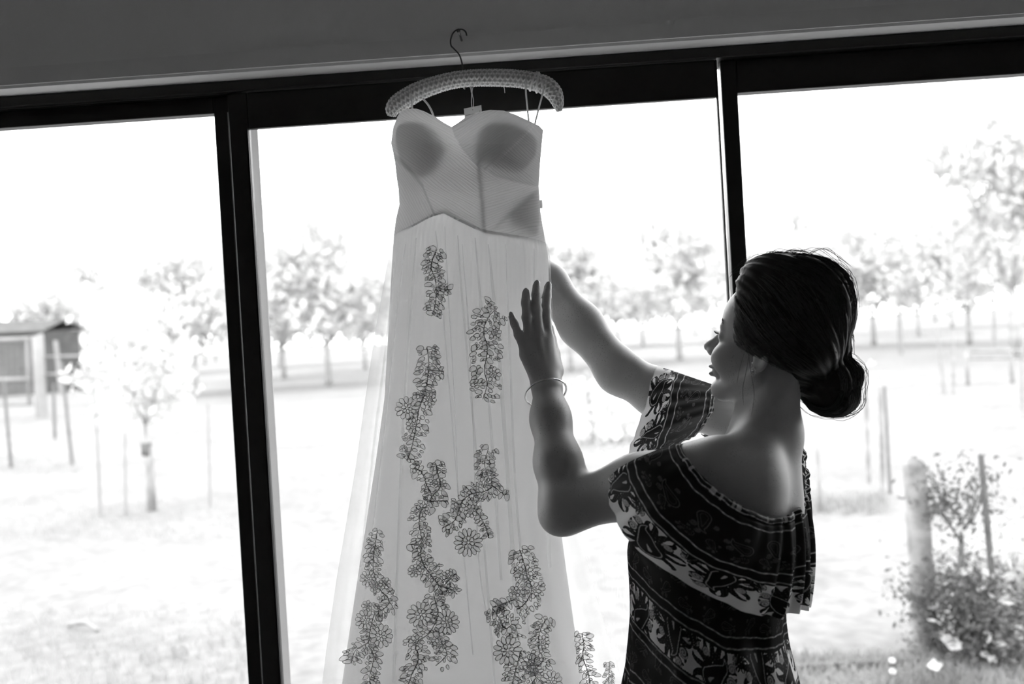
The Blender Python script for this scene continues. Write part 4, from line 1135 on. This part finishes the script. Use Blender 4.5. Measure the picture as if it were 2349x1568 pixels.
# ---- bangle on the left wrist
bcn = P(1252, 901, -.304); b1 = P(1299, 887, -.304)-bcn; b1 = b1/np.linalg.norm(b1)*.0378; b2 = np.array([-.004, -.0315, .0245])
aa = np.linspace(0, 2*np.pi, 73)[:-1]
pth = np.array([bcn+b1*math.cos(a)+b2*math.sin(a) for a in aa]); 
mb = MB(); n = 10
Tn = np.roll(pth, -1, 0)-np.roll(pth, 1, 0); Tn /= np.linalg.norm(Tn, axis=1)[:, None]; rn = pth-bcn; rn /= np.linalg.norm(rn, axis=1)[:, None]; bn = np.cross(Tn, rn)
an = np.arange(n)*2*np.pi/n
V = (pth[:, None]+.0017*(np.cos(an)[None, :, None]*rn[:, None]+np.sin(an)[None, :, None]*bn[:, None])).reshape(-1, 3)
Fb = []
for i in range(72):
    for j in range(n): Fb.append((i*n+j, i*n+(j+1) % n, ((i+1) % 72)*n+(j+1) % n, ((i+1) % 72)*n+j))
bg = obj('bangle', mesh_data('bangle', V, np.array(Fb), M['silver'])); tag(bg, 'thin plain silver bangle round the wrist of the raised hand', 'bangle')

# ================================================================== outside
def mat_ground():
    m, nt, b = new_mat('pale_mown_grass')
    tc = nt.nodes.new('ShaderNodeTexCoord'); n1 = nt.nodes.new('ShaderNodeTexNoise'); n1.inputs['Scale'].default_value = .55; n1.inputs['Detail'].default_value = 8; n1.inputs['Roughness'].default_value = .65
    n2 = nt.nodes.new('ShaderNodeTexNoise'); n2.inputs['Scale'].default_value = 9; n2.inputs['Detail'].default_value = 6
    mx = nt.nodes.new('ShaderNodeMath'); mx.operation = 'ADD'
    r = nt.nodes.new('ShaderNodeMapRange'); r.inputs['From Min'].default_value = .75; r.inputs['From Max'].default_value = 1.2; r.inputs['To Min'].default_value = .142; r.inputs['To Max'].default_value = .212
    nt.links.new(tc.outputs['Object'], n1.inputs['Vector']); nt.links.new(tc.outputs['Object'], n2.inputs['Vector'])
    nt.links.new(n1.outputs['Fac'], mx.inputs[0]); nt.links.new(n2.outputs['Fac'], mx.inputs[1]); nt.links.new(mx.outputs[0], r.inputs['Value'])
    nt.links.new(r.outputs['Result'], b.inputs['Base Color']); b.inputs['Roughness'].default_value = .95; b.inputs['Specular IOR Level'].default_value = .1
    return m
M['ground'] = mat_ground()
M['bark'] = mat_plain('grey_bark', .30, .9, .2, noise=.35, scale=3)  # bark lightened to carry the distance haze in its colour
M['leaf'] = mat_leaf('pale_leaves', .345, .24)  # leaf colour lifted pale to stand in for veiling haze
M['leaf_far'] = mat_leaf('young_leaves', .30, .22)  # haze put into this leaf colour as well
M['leaf_dark'] = mat_leaf('shrub_leaves', .10, .05)
M['post'] = mat_plain('weathered_post', .24, .9, .2, noise=.45, scale=9, bump=.4, bscale=25)
M['stake'] = mat_plain('dark_stake', .12, .8, .2, noise=.3, scale=8)
M['pale_stake'] = mat_plain('pale_stake', .24, .8, .2, noise=.3, scale=8)
M['white_paint'] = mat_plain('white_painted_post', .23, .7, .3, noise=.1, scale=3)
M['steel'] = mat_plain('galvanised_steel', .20, .5, .4, .2)
M['shed'] = mat_plain('dark_boards', .08, .9, .2, noise=.25, scale=2)
M['petal'] = mat_cloth('white_petals', .5, .4)
M['grass'] = mat_leaf('grass_blades', .185, .135)
M['grass_dry'] = mat_leaf('dry_grass', .14, .08)

yy = np.r_[np.linspace(.25, 14, 90), np.linspace(15, 400, 60)]; xx = np.linspace(-1, 1, 121)
Yg, Xg = np.meshgrid(yy, xx, indexing='ij'); Xg = Xg*(8+Yg*1.1)
Zg = GZ+.02*np.sin(Xg*1.3+Yg*.7)*np.clip((Yg-1)/6, 0, 1)*np.sin(Yg*.9)
gv = np.stack([Xg, Yg, Zg], -1).reshape(-1, 3)
o = obj('ground', mesh_data('ground', gv, grid_faces(121, len(yy))[:, ::-1].copy(), M['ground'])); tag(o, kind='structure')
# paved strip under the doors outside
o = MB().box(-6, 6, .25, 1.4, GZ-.1, GZ+.03, .01).build('terrace', mat_plain('concrete_terrace', .25, .9, .2, noise=.1, scale=4)); tag(o, kind='structure')

def limb(mb, p, d, L, r, depth, rs, ends, spread=.6):
    n = 5; pts = [p]; dd = d.copy()
    for i in range(n):
        dd = dd+rs.randn(3)*.10; dd[2] += .03; dd /= np.linalg.norm(dd); pts.append(pts[-1]+dd*L/n)
    mb.tube(pts, np.linspace(r, r*.6, n+1), 6 if depth > 1 else 4)
    ends.append((pts[-1], r)); 
    if depth <= 0: return
    for k in range(rs.randint(2, 4)):
        a = rs.rand()*6.28; nd = dd+spread*np.array([math.cos(a), math.sin(a), .25*rs.randn()]); nd /= np.linalg.norm(nd)
        limb(mb, pts[-1 if k < 2 else 3], nd, L*(.62+.25*rs.rand()), r*.6, depth-1, rs, ends, spread)
def leaves_mesh(name, centers, sig, n, size, rs, mat):
    c = np.array(centers); i = rs.randint(len(c), size=n)
    p = c[i]+rs.randn(n, 3)*sig
    a = rs.randn(n, 3); a /= np.linalg.norm(a, axis=1)[:, None]; b_ = np.cross(a, rs.randn(n, 3)); b_ /= np.linalg.norm(b_, axis=1)[:, None]
    s = size*(.6+.8*rs.rand(n))[:, None]
    V = np.stack([p-a*s, p+b_*s*.45, p+a*s, p-b_*s*.45], 1).reshape(-1, 3)
    return mesh_data(name, V, np.arange(n*4).reshape(n, 4), mat, False)
def make_tree_meshes(seed, trunk_h, H_, crown, nleaf, leaf, lmat, depth=3, r=.10, spread=.7, lean=0.0):
    rs = np.random.RandomState(seed); mb = MB(); ends = []
    d = np.array([lean, 0, 1.0]); base = np.array([0, 0, -.05]); top = np.array([lean*trunk_h, 0, trunk_h])
    mb.tube([base, base*.6+top*.4+rs.randn(3)*.02, top], [r*1.25, r, r*.85], 8)
    for k in range(4):
        a = k*1.57+rs.rand(); nd = np.array([math.cos(a)*spread, math.sin(a)*spread, .75+.3*rs.rand()]); nd /= np.linalg.norm(nd)
        limb(mb, top, nd, (H_-trunk_h)*.36, r*.55, depth-1, rs, ends, spread)
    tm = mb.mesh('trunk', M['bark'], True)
    cs_ = np.array([e[0] for e in ends]); lo = trunk_h*1.0
    sc = np.array([crown/np.abs(cs_[:, 0]).max(), crown/np.abs(cs_[:, 1]).max(), 1]); 
    extra = np.stack([rs.randn(60)*crown*.45, rs.randn(60)*crown*.45, lo+(H_-lo)*(.15+.8*rs.rand(60))], 1)
    fm = leaves_mesh('foliage', np.r_[cs_, extra], crown*.16, nleaf, leaf, rs, lmat)
    return tm, fm
def tree(name, meshes, loc, scale, rz, label, group=None):
    t = empty(name, loc); t.rotation_euler = (0, 0, rz); t.scale = (scale,)*3
    obj('trunk', meshes[0], t); obj('foliage', meshes[1], t)
    tag(t, label, 'tree', group); return t
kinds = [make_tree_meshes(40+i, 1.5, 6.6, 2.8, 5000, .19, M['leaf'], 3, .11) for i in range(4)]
far = [make_tree_meshes(60+i, 2.5, 15.0, 3.2, 3600, .34, M['leaf_far'], 3, .15, .35) for i in range(3)]
rs = np.random.RandomState(77)
# orchard trees whose trunks show, by the foot of each trunk
feet = [(755, 884), (652, 868), (450, 905), (375, 862), (268, 852), (838, 846), (1560, 826), (1475, 792), (2005, 792), (2108, 770), (2225, 790), (1310, 850), (1000, 850), (-60, 880), (150, 868)]
for i, (x, y) in enumerate(feet):
    p = G(x, y); s = .9+.2*rs.rand()
    tree('orchard_tree', kinds[i % 4], p, s, rs.rand()*6.28, 'pale leafy orchard tree with a short forked trunk beyond the lawn', 'orchard trees beyond the lawn')
for i in range(11):
    x = -150+i*255+rs.rand()*40; y0 = 761-.0578*(x-1174); p = G(x, y0+48+8*rs.rand())
    tree('orchard_tree', kinds[(i*3+1) % 4], p, 1.1+.2*rs.rand(), rs.rand()*6.28, 'pale leafy orchard tree standing in the rows farther back', 'orchard trees in the back rows')
for i in range(10):
    x = -100+i*275+rs.rand()*50; y0 = 761-.0578*(x-1174); p = G(x, y0+33)
    tree('poplar_tree', far[i % 3], p, .85+.35*rs.rand(), rs.rand()*6.28, 'tall slender tree rising hazily behind the orchard rows', 'tall trees behind the orchard')
# tall leafy tree on the right
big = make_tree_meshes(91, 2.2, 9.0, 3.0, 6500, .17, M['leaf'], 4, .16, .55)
tree('tall_tree', big, G(2330, 815), 1.0, .4, 'tallest leafy tree, standing behind the paddock stakes')
# young tree on the lawn with a stake and a tie
yt = make_tree_meshes(17, .95, 2.35, .62, 900, .07, M['leaf_far'], 2, .032, .6)
t = tree('young_tree', yt, G(345, 1172), 1.0, .5, 'young staked fruit tree with a dark tie on the lawn')
p = G(345, 1172)
o = MB().tube([(0.0, 0, .62), (0, 0, .76)], .06, 10).build('tree_tie', M['stake'], t, True)
o = MB().tube([(.035, -.02, -.03), (.03, -.02, .72)], .035, 8).build('support_stake', M['pale_stake'], t, True)
# thin sapling right of the woman
st2 = make_tree_meshes(23, .9, 1.9, .45, 260, .05, M['leaf_far'], 2, .02, .5)
tree('sapling', st2, G(1882, 1172), 1.0, 1.0, 'thin sapling with few leaves on the lawn behind the woman')

def stake(name, foot, top, wpx, mat, label, cat='stake', group=None, taper=.85):
    a = G(*foot); d = ray(*top); dep = (a-CAM)@CF; b_ = CAM+d*(dep/(d@CF)); r = wpx/2*dep/FPX
    mb = MB(); n = 8 if wpx < 20 else 14; pts = [a+(b_-a)*k for k in (-.06, 0, .3, .7, .985, 1.0)]
    rng = np.random.RandomState(int(foot[0])); 
    pts = [p+rng.randn(3)*r*.06 for p in pts]
    mb.tube(pts, [r, r*1.02, r*.97, r*taper, r*taper*.97, r*taper*.85], n)
    o = mb.build(name, mat, None, True)
    return tag(o, label, cat, group)
stake('fence_post', (2122, 1492), (2100, 1057), 58, M['post'], 'thick weathered wooden fence post beside the twiggy shrub', 'post', None, .92)
stake('garden_stake', (2294, 1525), (2250, 1040), 17, M['stake'], 'dark leaning garden stake in front of the twiggy shrub')
g_ = 'pale thin stakes across the lawn'
stake('garden_stake', (1994, 1106), (1985, 885), 10, M['pale_stake'], 'pale short stake beside the pair of stakes on the lawn')
stake('garden_stake', (2026, 1150), (2020, 885), 12, M['pale_stake'], 'grey stake close against a darker stake on the lawn')
stake('garden_stake', (2042, 1132), (2029, 885), 8, M['stake'], 'darker stake close against a grey stake on the lawn')
gp = 'thin paddock stakes under the tall tree'
for f, t_ in (((2166, 905), (2150, 745)), ((2188, 905), (2186, 760)), ((2346, 960), (2342, 802)), ((2330, 800), (2326, 738)), ((2281, 795), (2280, 670))):
    stake('paddock_stake', f, t_, 8, M['pale_stake'], 'thin grey stake standing in the paddock under the tall tree', 'stake', gp)
stake('pale_pole', (2068, 812), (2058, 650), 11, M['white_paint'], 'pale slim pole standing among the orchard trunks', 'pole')
for f, t_ in (((26, 1072), (8, 870)), ((166, 1068), (142, 830)), ((126, 1005), (122, 880))):
    stake('fence_stake', f, t_, 8, M['stake'], 'thin dark stake below the farm gate', 'stake', 'dark stakes by the farm gate')
for f, t_ in (((230, 1180), (220, 940)), ((288, 1180), (286, 990)), ((482, 1165), (477, 925))):
    stake('lawn_stake', f, t_, 7, M['white_paint'], 'thin pale stake standing round the young fruit tree', 'stake', 'pale stakes round the young tree')
stake('garden_stake', (1362, 1010), (1345, 850), 11, M['pale_stake'], 'pale stake seen between the two raised arms')
# farm gate, gate post, shed on the left
a = G(98, 958); dep = (a-CAM)@CF
gpo = stake('post', (98, 958), (86, 768), 27, M['white_paint'], None, None, None, 1.0)
gpe = empty('gate_post', a); tag(gpe, 'thick white round gate post with side rails beside the mesh gate', 'post'); gpo.parent = gpe; gpo.matrix_parent_inverse = Matrix.Translation(-gpe.location)
stake('pale_pipe', (142, 905), (128, 782), 13, M['white_paint'], 'pale slim pipe standing next to the white gate post', 'pipe', None, .8)
def at_dep(px, py, dp): d = ray(px, py); return CAM+d*(dp/(d@CF))
gt = empty('farm_gate', G(40, 955)); tag(gt, 'pale tubular farm gate filled with wire mesh beside the white post', 'gate'); GI = Matrix.Translation(-gt.location)
k_ = dep/FPX
for pa, pb, w in (((-120, 784), (69, 776), 10), ((-120, 873), (71, 869), 10), ((-120, 930), (73, 926), 8), ((62, 776), (68, 930), 8), ((-118, 782), (-112, 935), 9)):
    o = MB().tube([at_dep(*pa, dep), at_dep(*pb, dep)], w/2*k_, 8).build('gate_tube', M['white_paint'], gt, True); o.matrix_parent_inverse = GI
for i in range(11):
    y = 788+i*12.5; o = MB().tube([at_dep(-118, y+8, dep), at_dep(72, y, dep)], .8*k_, 4).build('mesh_wire', M['steel'], gt); o.matrix_parent_inverse = GI
for i in range(14):
    x = -110+i*13.5; o = MB().tube([at_dep(x, 782, dep), at_dep(x+6, 930, dep)], .8*k_, 4).build('mesh_wire', M['steel'], gt); o.matrix_parent_inverse = GI
for pa, pb in (((100, 818), (300, 812)), ((102, 858), (160, 856))):
    o = MB().tube([at_dep(*pa, dep), at_dep(*pb, dep)], 3*k_, 6).build('rail', M['white_paint'], gpe, True); o.matrix_parent_inverse = Matrix.Translation(-gpe.location)
sd = G(60, 905); sdep = (sd-CAM)@CF; sk = sdep/FPX
sh = empty('shed', G(40, 905)); tag(sh, 'dark board shed with a sagging roof edge behind the farm gate', 'shed'); SI = Matrix.Translation(-sh.location)
A0 = at_dep(-260, 925, sdep); A1 = at_dep(112, 905, sdep); hgt = 150*sk
zb = GZ-.05
nb_ = 26
for i in range(nb_):
    xa_ = A0[0]+(A1[0]-A0[0])*i/nb_; xb_ = A0[0]+(A1[0]-A0[0])*(i+1)/nb_-.02; ya = A0[1]+(A1[1]-A0[1])*i/nb_
    o = MB().box(xa_, xb_, ya, ya+.06+.015*(i % 2), zb, zb+hgt).build('board', M['shed'], sh); o.matrix_parent_inverse = SI
mb = MB().box(A0[0], A1[0], A0[1]+.1, A0[1]+4.0, zb, zb+hgt*.98); o = mb.build('wall', M['shed'], sh); o.matrix_parent_inverse = SI
x0, x1, y0, y1 = A0[0]-.3, A1[0]+.25, A0[1]-.35, A0[1]+4.3; z0_, z1_ = zb+hgt, zb+hgt*1.22
mb = MB().add([(x0, y0, z0_), (x1, y0, z0_-.15), (x1, (y0+y1)/2, z1_-.3), (x0, (y0+y1)/2, z1_), (x1, y1, z0_), (x0, y1, z0_), (x0, y0, z0_+.06), (x1, y0, z0_-.09), (x1, (y0+y1)/2, z1_-.24), (x0, (y0+y1)/2, z1_+.06), (x1, y1, z0_+.06), (x0, y1, z0_+.06)],
               [(0, 1, 2, 3), (3, 2, 4, 5), (6, 9, 8, 7), (9, 11, 10, 8), (0, 6, 7, 1), (1, 7, 8, 2), (2, 8, 10, 4), (4, 10, 11, 5), (5, 11, 9, 3), (3, 9, 6, 0)])
o = mb.build('roof', M['shed'], sh); o.matrix_parent_inverse = SI
# horizontal rails in the paddock on the right
dR = (G(2300, 880)-CAM)@CF
pf = empty('paddock_fence', G(2300, 880)); tag(pf, 'grey two-rail paddock fence under the tall tree', 'fence'); PI_ = Matrix.Translation(-pf.location)
for pa, pb in (((2215, 806), (2420, 802)), ((2215, 822), (2420, 818))):
    o = MB().tube([at_dep(*pa, dR), at_dep(*pb, dR)], 3.5*dR/FPX, 6).build('rail', M['pale_stake'], pf, True); o.matrix_parent_inverse = PI_
for px_ in (2216, 2318, 2418):
    q = at_dep(px_, 796, dR); o = MB().tube([q, (q[0], q[1], GZ-.05)], 4.5*dR/FPX, 8).build('post', M['pale_stake'], pf, True); o.matrix_parent_inverse = PI_
# shrub with forked stem
rsx = np.random.RandomState(5); sb = empty('shrub', G(2215, 1512)); tag(sb, 'dark twiggy shrub with a forked stem beside the thick post', 'shrub')
mb = MB(); ends = []
mb.tube([(0, 0, -.03), (-.015, 0, .3), (0.01, 0, .58)], [.02, .016, .014], 7)
for a, L in ((-.35, .15), (.35, .16), (.0, .12)): limb(mb, np.array([.01, 0, .58]), np.array([math.sin(a), .1*rsx.randn(), math.cos(a)]), L, .009, 2, rsx, ends, .55)
for k in range(9):
    a = rsx.rand()*6.28; limb(mb, np.array([rsx.randn()*.06, rsx.randn()*.06, 0]), np.array([math.cos(a)*.5, math.sin(a)*.5, 1]), .2, .008, 2, rsx, ends, .6)
mb.build('stems', M['stake'], sb, True)
ce = np.array([e[0] for e in ends]); low = np.stack([rsx.randn(70)*.12+.13, rsx.randn(70)*.14, np.abs(rsx.randn(70))*.22+.02], 1)
obj('foliage', leaves_mesh('foliage', np.r_[ce, low, low], .06, 5200, .016, rsx, M['leaf_dark']), sb)
sb2 = empty('shrub', G(2360, 1500)); tag(sb2, 'loose leafy shrub at the far side of the dark leaning stake', 'shrub')
mb = MB(); ends = []
for k in range(7):
    a = rsx.rand()*6.28; limb(mb, np.array([0, 0, -.02]), np.array([math.cos(a)*.4, math.sin(a)*.4, 1]), .24, .008, 2, rsx, ends, .6)
mb.build('stems', M['stake'], sb2, True); ce = np.array([e[0] for e in ends])
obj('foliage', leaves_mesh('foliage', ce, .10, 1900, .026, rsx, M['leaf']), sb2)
sb3 = empty('shrub', G(1400, 1010)); tag(sb3, 'low pale bush on the lawn seen between the raised arms', 'shrub')
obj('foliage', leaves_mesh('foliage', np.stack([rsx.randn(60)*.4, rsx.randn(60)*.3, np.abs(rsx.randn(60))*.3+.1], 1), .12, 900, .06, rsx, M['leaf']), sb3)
# white blooms
def bloom(px, py, foot, spx, label, n=6, tiltx=0.0):
    f = G(*foot); dp = (f-CAM)@CF; c = at_dep(px, py, dp); r = spx*dp/FPX
    e = empty('flower', f); tag(e, label, 'flower', None); EI = Matrix.Translation(-e.location)
    o = MB().tube(spline([f, f*.5+c*.5+np.array([.01, 0, 0]), c], 8), .003, 5).build('stem', M['leaf_dark'], e, True); o.matrix_parent_inverse = EI
    for k in range(n):
        a = 6.28*k/n; Vp = []
        dr = np.array([math.cos(a), .35*math.sin(a), .55*math.sin(a)+.35]); dr /= np.linalg.norm(dr); sd_ = np.cross(dr, [0, -1, .3]); sd_ /= np.linalg.norm(sd_); up = np.cross(sd_, dr)
        for i in range(5):
            for j in range(5):
                q = i/4; w = math.sin(math.pi*min(.97, q*.85+.12))*.45
                Vp.append(c+r*(dr*q+sd_*w*(j/2-1)+up*(.25*q*q+.12*(j/2-1)**2)))
        o = obj('petal', mesh_data('petal', np.array(Vp), grid_faces(5, 5), M['petal']), e); o.matrix_parent_inverse = EI
bloom(2172, 1468, (2190, 1530), 15, 'small white bloom just above a broader white bloom by the shrub')
bloom(2186, 1480, (2196, 1535), 20, 'broad white bloom at the foot of the twiggy shrub')
bloom(2143, 1528, (2150, 1556), 18, 'white bloom low in the grass by the thick post', 4)
bloom(2258, 1502, (2268, 1535), 11, 'small white bloom at the foot of the dark leaning stake')
bloom(2275, 1513, (2280, 1540), 12, 'white bloom lower of two at the foot of the leaning stake')
bloom(2046, 1515, (2048, 1545), 9, 'little white bloom above the timber edging')
bloom(2047, 1540, (2050, 1562), 9, 'little white bloom below the timber edging')
# timber edging, partly grown over
a = G(1780, 1541); b_ = G(2110, 1525)
d = (b_-a)/np.linalg.norm(b_-a); mb = MB()
mb.tube([a+np.array([0, 0, .02]), (a+b_)/2+np.array([0, 0, .024]), b_+np.array([0, 0, .02])], .017, 8)
tag(mb.build('timber_edging', M['stake'], None, True), 'long dark timber edging lying in the grass towards the post', 'edging')
# grass near the doors, grown up along the edging and under the shrub
def blades(name, pts, h, rs, mat, w=.004):
    n = len(pts); a = rs.rand(n)*6.28; hh = h*(.4+.9*rs.rand(n)); ln = rs.randn(n, 2)*hh[:, None]*.35
    sx = np.stack([np.cos(a), np.sin(a), 0*a], 1)*w
    tip = pts+np.c_[ln, hh]; mid = pts+np.c_[ln*.35, hh*.6]
    V = np.stack([pts-sx, pts+sx, mid+sx*.7, mid-sx*.7, tip], 1).reshape(-1, 3); i = np.arange(n)[:, None]*5
    F = np.concatenate([np.c_[i, i+1, i+2], np.c_[i, i+2, i+3], np.c_[i+3, i+2, i+4]])
    return mesh_data(name, V, F, mat, False)
rg = np.random.RandomState(12)
def scatter(n, x0, x1, y0, y1):
    return np.array([G(x0+(x1-x0)*rg.rand(), y0+(y1-y0)*rg.rand()**1.0) for _ in range(n)])
pts = np.r_[scatter(6000, 1780, 2420, 1500, 1660), scatter(2600, 2080, 2420, 1470, 1600)]
o = obj('grass', blades('grass', pts, .05, rg, M['grass'])); tag(o, 'rough pale grass growing along the timber edging and shrub', 'grass', None, 'stuff')
pts = np.r_[scatter(600, 0, 560, 1150, 1240), scatter(900, 0, 640, 1400, 1620), scatter(900, 0, 180, 1040, 1090), scatter(800, 1830, 2040, 1130, 1180)]
o = obj('weeds', blades('weeds', pts, .07, rg, M['grass'], .005)); tag(o, 'thin tufts of pale weeds scattered over the lawn', 'weeds', None, 'stuff')
# pale broken branch lying on the lawn
a = G(157, 1444); b_ = G(225, 1452)
o = MB().tube(spline([a+np.array([0, 0, .03]), (a+b_)/2+np.array([0, .02, .05]), b_+np.array([0, 0, .02])], 8), [.016]*4+[.012]*4, 6).build('fallen_branch', M['pale_stake'], None, True)
tag(o, 'short fallen branch lying on the lawn near the doors', 'branch')
